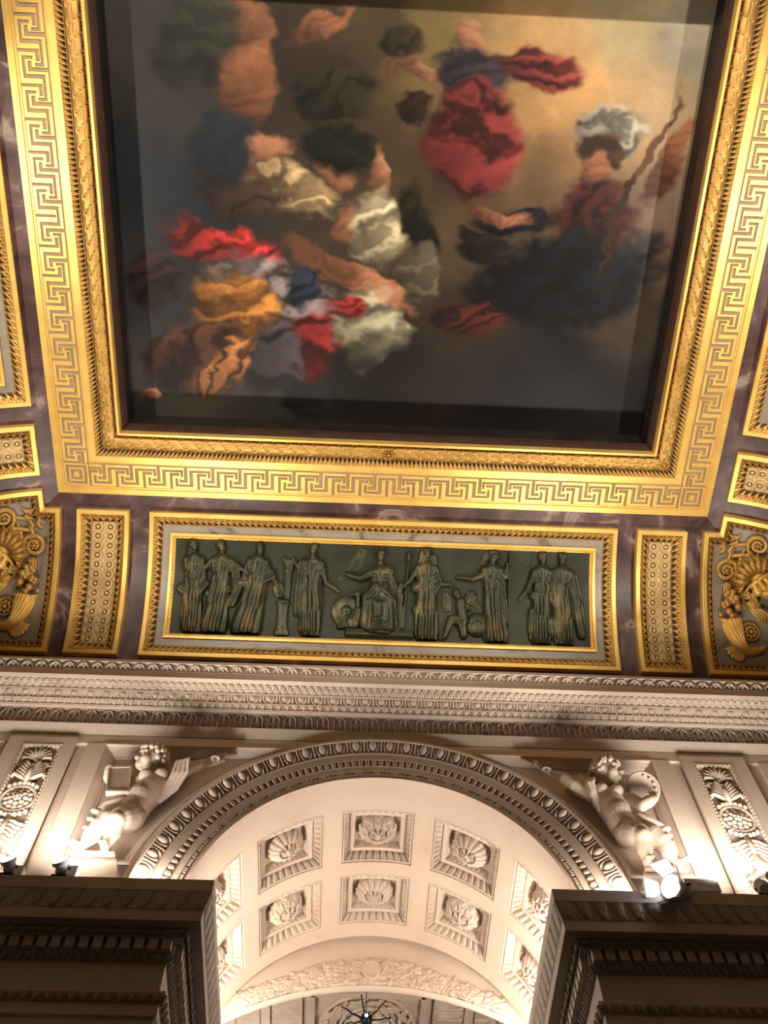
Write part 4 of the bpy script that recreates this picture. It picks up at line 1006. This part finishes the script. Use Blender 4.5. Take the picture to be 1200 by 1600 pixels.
# ================================================================== CARVED STRIPS ON THE WALL
def ornament_strip(sx, label):
    root = empty('ornament_strip', (sx * 2.72, 5.13, 6.8)); tag(root, label, 'relief panel')
    W_ = lambda x, z, d=0.0: np.array([sx * (2.72 + x), 5.128 - d, z])
    pl = lambda a, b, h: np.stack([sx * a + 0 * h, 5.092 - h + 0 * a, 13.2 - b + 0 * h], -1)
    rect = (2.56, 2.88, 13.2 - 7.588, 13.2 - 6.06)
    poly_band(MB(), pl, rect, [(0, 0), (.004, .006), (.010, -.004), (.026, -.012), (.03, -.036)], 2).build('edge_moulding', 'limestone', root)
    band(MB(), pl, rect, .009, .026, t_bead, .014, .036, 8, 5, -.006).build('bead_border', 'carved_stone', root)
    mb = MB()
    for xa, xb, za, zb in ((2.47, 2.56, 6.051, 7.686), (2.88, 3.01, 6.051, 7.686), (2.56, 2.88, 7.588, 7.686)): mb.box(*sorted((sx * xa, sx * xb)), 5.092, 5.198 if zb < 7.6 else 5.122, za, zb)
    mb.build('raised_border', 'limestone', root, smooth=False)
    MB().box(*sorted((sx * 2.55, sx * 2.89)), 5.126, 5.16, 6.051, 7.60).build('sunk_ground', 'limestone', root, smooth=False)
    mb = MB()
    for k in range(-4, 5):
        a = k * .34; L = .135 - .006 * abs(k)
        mb.tube([W_(math.sin(a * .6) * .02, 7.415, .02), W_(math.sin(a) * L * .55, 7.415 + math.cos(a) * L * .6, .035), W_(math.sin(a) * L, 7.415 + math.cos(a) * L, .03), W_(math.sin(a) * L * 1.05, 7.40 + math.cos(a) * L * .85, .02)], [.008, .013, .013, .007], 7)
    mb.ball(W_(0, 7.41, .02), (.02, .02, .03), 8); mb.build('palmette', 'carved_stone', root)
    for s in (-1, 1):
        for (cx, cz, r) in ((.075, 7.34, .040), (.08, 6.40, .04), (.07, 6.17, .04)):
            a = np.linspace(0, 2 * PI * 1.6, 30); q = np.linspace(r, r * .25, 30)
            mb = MB().tube([W_(s * (cx + math.cos(t) * w), cz + math.sin(t) * w, .022) for t, w in zip(a, q)], np.linspace(.013, .008, 30), 7).ball(W_(s * cx, cz, .025), .012, 8)
            mb.build('volute', 'carved_stone', root)
    def acanth(zc, up, wd, L, name='acanthus_leaf'):
        mb = MB()
        for s in (-1, 1):
            for k in range(6):
                t = k / 5; z = zc + up * L * t * .8; w = wd * (1 - .5 * t); r = .015 - .004 * t
                mb.tube([W_(s * .008, z, .022), W_(s * w * .45, z + up * .030, .040), W_(s * w * .85, z + up * .062, .042), W_(s * w * 1.03, z + up * .052, .032), W_(s * w * .98, z + up * .030, .026)], [r, r * 1.25, r * 1.2, r, r * .6], 7)
        mb.tube([W_(0, zc - up * .03, .03), W_(0, zc + up * L * .5, .045), W_(0, zc + up * L, .03)], [.020, .020, .010], 8)
        mb.ball(W_(0, zc + up * L * 1.02, .03), .016, 8)
        mb.build(name, 'carved_stone', root)
    acanth(7.175, 1, .12, .17); acanth(6.77, -1, .12, .22); acanth(6.40, -1, .11, .2)
    mb = MB()
    for k in range(-3, 4): mb.ball(W_(k * .034, 7.145 - .004 * k * k, .03), (.020, .022, .020), 8)
    for k in range(-3, 4): mb.ball(W_(k * .034, 6.815 + .004 * k * k, .03), (.020, .022, .020), 8)
    mb.build('fruit_row', 'carved_stone', root)
    zc_ = 6.988
    mb = MB().tube([W_(math.cos(t) * .128, zc_ + math.sin(t) * .128, .02) for t in np.linspace(0, 2 * PI, 41)], .016, 8, cap=False)
    mb.build('rosette_ring', 'carved_stone', root)
    mb = MB()
    for n_, r, b, h in ((12, .088, .026, .02), (8, .055, .022, .032), (5, .024, .016, .042)):
        for k in range(n_):
            t = 2 * PI * k / n_; mb.ball(W_(math.cos(t) * r, zc_ + math.sin(t) * r, h), (b, .016, b), 8)
    mb.ball(W_(0, zc_, .05), .014, 8); mb.build('rosette', 'carved_stone', root)
    mb = MB().cap(W_(0, 6.62, .02), W_(0, 6.50, .04), .03, .05, 10); mb.tube([W_(math.cos(t) * .05, 6.46, .03 + .02 * math.sin(t)) for t in np.linspace(0, 2 * PI, 17)], .012, 6, cap=False)
    mb.build('small_vase', 'carved_stone', root)
ornament_strip(-1, 'tall carved stone wall strip with a rosette, on the left')
ornament_strip(1, 'tall carved stone wall strip with a rosette, on the right')

# ================================================================== SPANDREL CHILDREN
def v3(*a): return np.array(a, float)
def nrm_(v): v = np.asarray(v, float); return v / np.linalg.norm(v)
def put_head(mb, hair, c, fwd, up, s=1.0):
    f = nrm_(fwd); u = nrm_(np.asarray(up, float) - f * (np.dot(up, f))); r = np.cross(f, u)
    G = lambda x, y, z: np.asarray(c) + s * (r * x + u * y + f * z)
    R = np.stack([r, u, f], 1)
    mb.ball(G(0, .012, -.008), (.082 * s, .088 * s, .092 * s), 18, rot=R)
    mb.ball(G(0, -.045, .025), (.060 * s, .056 * s, .058 * s), 14, rot=R); mb.ball(G(0, -.082, .052), .024 * s, 10)
    for q in (-1, 1):
        mb.ball(G(q * .036, -.032, .052), .037 * s, 12); mb.cap(G(q * .012, .034, .084), G(q * .050, .030, .066), .015 * s, .011 * s, 8)
        mb.ball(G(q * .031, .008, .073), .0135 * s, 8); mb.ball(G(q * .084, -.005, -.01), (.014 * s, .028 * s, .020 * s), 8, rot=R)
        mb.cap(G(0, -.050, .092), G(q * .022, -.047, .080), .010 * s, .006 * s, 6); mb.cap(G(0, -.066, .088), G(q * .018, -.064, .080), .011 * s, .007 * s, 6)
        mb.ball(G(q * .012, -.022, .098), .011 * s, 8)
    mb.cap(G(0, .030, .086), G(0, -.018, .106), .011 * s, .0145 * s, 8)
    rs = np.random.RandomState(4)
    for k in range(230):
        a = rs.uniform(0, 2 * PI); e = math.asin(rs.uniform(-.45, 1))
        x, z, y = math.cos(e) * math.cos(a), math.cos(e) * math.sin(a), math.sin(e)
        if (z > .62 and y < .48) or (z > .30 and y < .30) or (z > -.10 and y < -.05): continue
        b = rs.uniform(.013, .022) * s; w = rs.uniform(.97, 1.08)
        hair.ball(G(x * .092 * w, .016 + y * .100 * w, -.010 + z * .100 * w), b, 8)
def put_hand(mb, w, d, pal, curl, s=1.0):
    """wrist, direction of the fingers, direction across the palm, curl direction"""
    d = nrm_(d); p = nrm_(pal - d * np.dot(pal, d)); c = nrm_(curl)
    mb.cap(w, w + d * .045 * s, .024 * s, .026 * s, 10); mb.cap(w + d * .03 * s - p * .014 * s, w + d * .05 * s + p * .014 * s, .020 * s, .020 * s, 8)
    for k, L in zip((-1.5, -.5, .5, 1.5), (.040, .048, .046, .036)):
        b = w + d * .055 * s + p * k * .0135 * s; m = b + d * L * .6 * s + c * .010 * s; e = m + d * L * .25 * s + c * L * .55 * s
        mb.cap(b, m, .0095 * s, .0085 * s, 8); mb.cap(m, e, .0085 * s, .0065 * s, 8)
    t0 = w + d * .02 * s - p * .024 * s; t1 = t0 + d * .025 * s - p * .014 * s + c * .012 * s
    mb.cap(t0, t1, .011 * s, .010 * s, 8); mb.cap(t1, t1 + d * .022 * s + c * .012 * s, .010 * s, .007 * s, 8)
def put_foot(mb, ankle, toe, s=1.0):
    d = nrm_(toe - ankle); side = nrm_(np.cross(d, v3(0, 0, 1)) + 1e-6)
    mb.cap(ankle, ankle + d * .02 * s, .036 * s, .036 * s, 10); mb.cap(ankle - v3(0, 0, .012), toe, .036 * s, .024 * s, 10)
    for k, r in zip((-2, -1, 0, 1, 2), (.013, .0105, .0105, .010, .009)):
        b = toe + side * k * .012 * s; mb.cap(b, b + d * .028 * s, r * s, r * .8 * s, 8)
def limbs(mb, pts, rads, n=14):
    for i in range(len(pts) - 1): mb.cap(pts[i], pts[i + 1], rads[i], rads[i + 1], n)
def feathers(mb, root_, tips, r0, r1, back):
    for tp in tips:
        m = (root_ + tp) / 2 + v3(0, -.01, 0); mb.tube([root_ + back, m + back, tp + back], [r0 * .7, r0, r1], 8)
def folds(mb, rails, n, r, wob=.012):
    """bundle of cloth ridges running between two rails of points"""
    a, b = [np.array(q, float) for q in rails]
    for k in range(n):
        t = k / (n - 1); p = a * (1 - t) + b * t
        p = p + np.array([0, -1, 0]) * wob * (1 if k % 2 else -.3)
        mb.tube(np.array([p[0]] + [p[i] for i in range(1, len(p))]), r * (.8 + .4 * (k % 2)), 8)
VOX = .0055
# --- the child with the tablet
pa = empty('carved_child', (-1.85, 5.12, 6.45)); tag(pa, 'carved stone winged child holding up a tablet beside the arch', 'sculpture', 'spandrel sculptures')
mb, hb = MB(), MB()
put_head(mb, hb, v3(-1.805, 5.03, 7.355), (-.80, -.58, -.12), (.22, .0, 1), 1.16)
limbs(mb, [v3(-1.775, 5.09, 7.28), v3(-1.735, 5.10, 7.22)], [.052, .062])
mb.cap(v3(-1.835, 5.09, 7.175), v3(-1.645, 5.10, 7.235), .072, .070, 16)
mb.ball(v3(-1.735, 5.08, 7.13), (.135, .105, .115), 18); mb.cap(v3(-1.74, 5.08, 7.10), v3(-1.795, 5.07, 6.98), .118, .112, 18)
mb.ball(v3(-1.80, 5.045, 6.985), .098, 16); mb.cap(v3(-1.81, 5.08, 6.93), v3(-1.865, 5.09, 6.82), .108, .122, 18)
for c in ((-1.80, 5.0, 7.16), (-1.69, 5.01, 7.185)): mb.ball(v3(*c), .055, 12)
mb.ball(v3(-1.93, 5.05, 6.79), .085, 14); mb.ball(v3(-1.82, 5.04, 6.77), .085, 14)
limbs(mb, [v3(-1.92, 5.07, 6.80), v3(-1.965, 5.03, 6.70), v3(-2.015, 5.02, 6.645)], [.105, .095, .072]); limbs(mb, [v3(-2.015, 5.02, 6.645), v3(-2.055, 5.04, 6.58), v3(-2.105, 5.06, 6.50)], [.066, .068, .036])
put_foot(mb, v3(-2.105, 5.06, 6.495), v3(-2.155, 5.00, 6.468))
limbs(mb, [v3(-1.83, 5.07, 6.80), v3(-1.865, 4.99, 6.70), v3(-1.885, 4.955, 6.645)], [.105, .092, .068]); limbs(mb, [v3(-1.885, 4.955, 6.645), v3(-1.905, 5.01, 6.58), v3(-1.935, 5.06, 6.505)], [.062, .062, .034])
put_foot(mb, v3(-1.935, 5.06, 6.495), v3(-1.945, 4.985, 6.465))
limbs(mb, [v3(-1.64, 5.09, 7.235), v3(-1.565, 5.05, 7.26), v3(-1.485, 5.04, 7.295)], [.062, .058, .046]); limbs(mb, [v3(-1.485, 5.04, 7.295), v3(-1.435, 5.055, 7.355), v3(-1.372, 5.08, 7.430)], [.045, .044, .028])
put_hand(mb, v3(-1.372, 5.08, 7.430), v3(.72, .05, .62), v3(0, 1, .1), v3(.3, -.2, -.7))
limbs(mb, [v3(-1.85, 5.09, 7.17), v3(-1.95, 5.13, 7.17), v3(-2.06, 5.13, 7.20)], [.060, .052, .044]); limbs(mb, [v3(-2.06, 5.13, 7.20), v3(-2.11, 5.11, 7.25), v3(-2.125, 5.085, 7.28)], [.046, .046, .030])
put_hand(mb, v3(-2.125, 5.085, 7.275), v3(.16, -.35, 1), v3(1, 0, 0), v3(.5, .8, -.2))
organic(mb.build('body', 'carved_stone', pa), VOX, 3, .4)
hb.build('curly_hair', 'carved_stone', [c for c in pa.children if c.name.startswith('body')][0])
def slab(c4, n, th, nm, inset=.018):
    mb = MB(); c4 = [np.array(c, float) for c in c4]; n = nrm_(n); mid = sum(c4) / 4
    ins = [c + (mid - c) * (inset / np.linalg.norm(mid - c) * 1.4) for c in c4]
    V = c4 + [c - n * th for c in c4] + ins + [c - n * .008 for c in ins]
    F = [(4, 5, 6, 7)] + [(i, (i + 1) % 4, 4 + (i + 1) % 4, 4 + i) for i in range(4)] + [(i, (i + 1) % 4, 8 + (i + 1) % 4, 8 + i) for i in range(4)] + [(8 + i, 8 + (i + 1) % 4, 12 + (i + 1) % 4, 12 + i) for i in range(4)] + [(12, 13, 14, 15)]
    mb.add(V, F); return mb.build(nm, 'carved_stone', pa, smooth=False)
slab([(-2.125, 5.055, 7.315), (-1.945, 5.045, 7.322), (-1.885, 5.00, 6.985), (-2.062, 5.01, 6.993)], (0, -1, .08), .05, 'tablet')
mb = MB()
mb.ball(v3(-1.585, 5.175, 7.42), (.085, .03, .11), 14); feathers(mb, v3(-1.68, 5.17, 7.26), [v3(-1.63 + .030 * k, 5.165, 7.48 - .008 * k * k) for k in range(0, 5)], .026, .016, v3(0, 0, 0))
feathers(mb, v3(-1.80, 5.16, 7.18), [v3(-1.90 - .025 * k, 5.16, 7.42 - .035 * k) for k in range(0, 5)], .040, .018, v3(0, 0, 0))
organic(mb.build('wing', 'carved_stone', pa), .009, 1, .4)
mb = MB()
folds(mb, ([(-1.585, 5.12, 7.33), (-1.60, 4.99, 7.30), (-1.61, 5.0, 7.18), (-1.66, 5.05, 7.05), (-1.72, 5.09, 6.97)], [(-1.555, 5.12, 7.335), (-1.50, 4.98, 7.33), (-1.49, 5.01, 7.21), (-1.55, 5.06, 7.08), (-1.66, 5.10, 6.98)]), 8, .0125)
folds(mb, ([(-1.82, 5.10, 6.98), (-1.93, 5.05, 6.98), (-2.04, 5.05, 6.93), (-2.11, 5.07, 6.84)], [(-1.86, 5.13, 6.86), (-1.95, 5.09, 6.82), (-2.02, 5.08, 6.76), (-2.07, 5.09, 6.66)]), 7, .020)
mb.cap(v3(-1.9, 5.16, 6.92), v3(-2.02, 5.16, 6.84), .07, .06, 10)
w = np.linspace(0, 1, 60); P = np.stack([-2.085 - .02 * w - .034 * np.sin(w * 19), 5.06 + .02 * np.cos(w * 19), 6.86 - .25 * w], 1); mb.tube(P, .017, 8)
organic(mb.build('drapery', 'carved_stone', pa), .008, 1, .4)
MB().cap(v3(-1.47, 5.09, 7.37), v3(-1.255, 5.09, 7.53), .010, .018, 8).cap(v3(-1.44, 5.11, 7.37), v3(-1.26, 5.12, 7.49), .010, .016, 8).build('flute', 'carved_stone', pa)

# --- the child with the round disc
pb = empty('carved_child', (1.85, 5.12, 6.45)); tag(pb, 'carved stone winged child lifting a round disc beside the arch', 'sculpture', 'spandrel sculptures')
mb, hb = MB(), MB()
put_head(mb, hb, v3(1.795, 5.03, 7.375), (.82, -.52, -.22), (-.15, .0, 1), 1.16)
limbs(mb, [v3(1.765, 5.09, 7.29), v3(1.735, 5.10, 7.22)], [.052, .062])
mb.cap(v3(1.655, 5.10, 7.205), v3(1.86, 5.09, 7.155), .070, .070, 16)
mb.ball(v3(1.755, 5.08, 7.115), (.135, .105, .115), 18); mb.cap(v3(1.755, 5.08, 7.09), v3(1.785, 5.07, 6.95), .118, .112, 18)
mb.ball(v3(1.79, 5.045, 6.965), .098, 16); mb.cap(v3(1.79, 5.08, 6.91), v3(1.85, 5.09, 6.80), .108, .122, 18)
for c in ((1.70, 5.01, 7.165), (1.81, 5.0, 7.145)): mb.ball(v3(*c), .055, 12)
mb.ball(v3(1.90, 5.05, 6.77), .088, 14); mb.ball(v3(1.81, 5.04, 6.75), .085, 14)
limbs(mb, [v3(1.91, 5.07, 6.79), v3(1.965, 5.03, 6.71), v3(2.02, 5.02, 6.65)], [.105, .096, .074]); limbs(mb, [v3(2.02, 5.02, 6.65), v3(2.06, 5.04, 6.58), v3(2.10, 5.06, 6.50)], [.068, .070, .036])
put_foot(mb, v3(2.10, 5.06, 6.495), v3(2.15, 5.00, 6.468))
limbs(mb, [v3(1.82, 5.07, 6.78), v3(1.85, 4.99, 6.69), v3(1.872, 4.955, 6.635)], [.105, .092, .068]); limbs(mb, [v3(1.872, 4.955, 6.635), v3(1.88, 5.01, 6.57), v3(1.888, 5.06, 6.505)], [.062, .062, .034])
put_foot(mb, v3(1.888, 5.06, 6.495), v3(1.885, 4.985, 6.465))
limbs(mb, [v3(1.655, 5.10, 7.205), v3(1.58, 5.06, 7.215), v3(1.505, 5.05, 7.25)], [.062, .058, .047]); limbs(mb, [v3(1.505, 5.05, 7.25), v3(1.44, 5.055, 7.33), v3(1.372, 5.08, 7.410)], [.046, .046, .028])
put_hand(mb, v3(1.372, 5.08, 7.410), v3(-.65, .05, .70), v3(0, 1, .1), v3(-.3, -.2, -.7))
limbs(mb, [v3(1.86, 5.08, 7.15), v3(1.92, 5.02, 7.06), v3(1.965, 4.99, 6.985)], [.060, .056, .048]); limbs(mb, [v3(1.965, 4.99, 6.985), v3(2.035, 4.99, 7.03), v3(2.095, 5.01, 7.085)], [.047, .046, .029])
put_hand(mb, v3(2.095, 5.01, 7.085), v3(.35, .1, .85), v3(1, .3, -.3), v3(-.5, .6, .3))
organic(mb.build('body', 'carved_stone', pb), VOX, 3, .4)
hb.build('curly_hair', 'carved_stone', [c for c in pb.children if c.name.startswith('body')][0])
# round disc: shallow dish with a rim
dn_ = nrm_((.05, -.9, -.42)); du = nrm_(np.cross(dn_, (1, 0, 0))); dr = np.cross(du, dn_); dc = v3(2.050, 5.04, 7.235)
mb = MB(); ring = lambda r, h, n=48: [dc + (dr * math.cos(t) + du * math.sin(t)) * r + dn_ * h for t in np.arange(n) * 2 * PI / n]
rows = [ring(.002, -.01), ring(.105, .0), ring(.118, .012), ring(.130, .014), ring(.134, .0), ring(.128, -.03), ring(.002, -.035)]
V = np.concatenate(rows); F = [(i * 48 + j, i * 48 + (j + 1) % 48, (i + 1) * 48 + (j + 1) % 48, (i + 1) * 48 + j) for i in range(6) for j in range(48)]
mb.add(V, F)
for k in range(5): mb.ball(dc + (dr * math.cos(k * .5 - .6) + du * math.sin(k * .5 - .6)) * .095 + dn_ * .008, .011, 8)
mb.build('round_disc', 'carved_stone', pb)
mb = MB()
feathers(mb, v3(1.82, 5.16, 7.18), [v3(1.93 + .022 * k, 5.16, 7.43 - .02 * k) for k in range(0, 5)], .042, .020, v3(0, 0, 0))
feathers(mb, v3(1.70, 5.17, 7.22), [v3(1.62 - .05 * k, 5.17, 7.50 - .018 * k * k) for k in range(0, 4)], .042, .018, v3(0, 0, 0))
feathers(mb, v3(1.9, 5.17, 7.12), [v3(2.08 + .03 * k, 5.16, 7.06 - .06 * k) for k in range(0, 4)], .045, .02, v3(0, 0, 0))
organic(mb.build('wing', 'carved_stone', pb), .009, 1, .4)
mb = MB()
folds(mb, ([(1.60, 5.02, 7.27), (1.575, 4.98, 7.18), (1.60, 5.0, 7.10), (1.66, 5.08, 7.00)], [(1.68, 5.0, 7.27), (1.64, 4.97, 7.20), (1.645, 5.0, 7.12), (1.68, 5.08, 7.03)]), 5, .014)
folds(mb, ([(1.80, 5.08, 6.96), (1.92, 5.02, 6.93), (2.03, 5.04, 6.89), (2.13, 5.06, 6.85)], [(1.86, 5.12, 6.86), (1.96, 5.08, 6.81), (2.04, 5.09, 6.74), (2.09, 5.10, 6.65)]), 7, .020)
mb.cap(v3(1.9, 5.15, 6.90), v3(2.04, 5.16, 6.82), .07, .06, 10)
w = np.linspace(0, 1, 60); P = np.stack([2.105 - .02 * w + .034 * np.sin(w * 22), 5.06 + .02 * np.cos(w * 22), 6.84 - .25 * w], 1); mb.tube(P, .017, 8)
organic(mb.build('drapery', 'carved_stone', pb), .008, 1, .4)
MB().cap(v3(1.42, 5.09, 7.34), v3(1.25, 5.09, 7.52), .013, .020, 8).box(1.235, 1.275, 5.075, 5.105, 7.50, 7.55).build('chisel', 'carved_stone', pb)

# ================================================================== LAMPS ON THE LEDGE
def floodlight(loc, aim, label, s=1.0, box=None, doors=4, lens='lens_and_glint'):
    root = empty('floodlight', tuple(loc)); tag(root, label, 'spotlight', 'floodlights on the ledges')
    d = nrm_(aim); u = nrm_(np.cross(d, (0.13, 0.2, 1.0))); w = np.cross(u, d); c = np.array(loc, float)
    G = lambda x, y, z: c + s * (u * x + w * y + d * z)
    mb = MB(); prof = [(-.085, .012), (-.083, .040), (-.06, .050), (.02, .054), (.03, .070), (.062, .072), (.064, .066), (.045, .062)]
    n = 28; V = np.concatenate([[G(math.cos(t) * r, math.sin(t) * r, z) for t in np.arange(n) * 2 * PI / n] for z, r in prof])
    mb.add(V, [(i * n + j, i * n + (j + 1) % n, (i + 1) * n + (j + 1) % n, (i + 1) * n + j) for i in range(len(prof) - 1) for j in range(n)] + [tuple(range(n))])
    for k in range(5): mb.tube([G(math.cos(t) * .056, math.sin(t) * .056, -.055 + .014 * k) for t in np.linspace(0, 2 * PI, 25)], .003 * s, 6, cap=False)
    lh = auto_smooth(mb.build('lamp_head', 'grey_paint', root))
    mb = MB(); V = [G(0, 0, .056)] + [G(math.cos(t) * .063, math.sin(t) * .063, .048) for t in np.arange(n) * 2 * PI / n]
    mb.add(V, [(0, 1 + j, 1 + (j + 1) % n) for j in range(n)]); mb.build('lens', lens, lh)
    for k in range(doors):
        a = k * PI / 2 + .35; ca, sa = math.cos(a), math.sin(a); tx, ty = -sa, ca
        q = lambda r, t, z: G(ca * r + tx * t, sa * r + ty * t, z)
        V = [q(.070, -.045, .060), q(.070, .045, .060), q(.115, .062, .150), q(.115, -.062, .150)]; V += [v + s * .003 * (u * ca + w * sa) for v in V]
        MB().add(V, [(0, 1, 2, 3), (7, 6, 5, 4), (0, 4, 5, 1), (1, 5, 6, 2), (2, 6, 7, 3), (3, 7, 4, 0)]).build('barn_door', 'white_paint' if s > 1.1 else 'black_metal', lh, smooth=False)
    foot = np.array([c[0], max(c[1], 4.885), 6.055])
    hp = G(0, 0, -.02)
    mb = MB().tube([G(.058, 0, -.01), G(.075, 0, -.03), foot + v3(.03, 0, .03), foot + v3(.0, 0, .012)], .007 * s, 8).tube([G(-.058, 0, -.01), G(-.075, 0, -.03), foot + v3(-.03, 0, .03), foot + v3(0, 0, .012)], .007 * s, 8)
    mb.build('yoke', 'black_metal', root)
    MB().box(foot[0] - .05, foot[0] + .05, foot[1] - .02, foot[1] + .07, 6.0505, 6.068).build('base_plate', 'black_metal', root, smooth=False)
    if box is not None:
        (bx, by, bz), (sx_, sy_, sz_) = box
        MB().box(bx - sx_, bx + sx_, by - sy_, by + sy_, bz - sz_, bz + sz_).build('gear_box', 'grey_paint', root, smooth=False)
    return root
floodlight((-2.45, 4.865, 6.125), (-.25, -.75, .35), 'small lit floodlight on the ledge at the left picture edge', .72, ((-2.385, 4.90, 6.09), (.03, .035, .04)), 0)
floodlight((-2.11, 4.865, 6.125), (-.25, -.75, .35), 'small lit floodlight on the ledge below the child with the tablet', .78, ((-2.04, 4.90, 6.095), (.032, .035, .045)), 0)
floodlight((1.935, 4.84, 6.045), (-.72, -.55, -.10), 'large lit grey floodlight with white barn doors below the child with the disc', 1.15, ((2.13, 4.93, 6.125), (.115, .06, .05)))
floodlight((2.54, 4.875, 6.125), (.25, .55, .75), 'small grey floodlight on the ledge at the right picture edge', .75, None, 1)
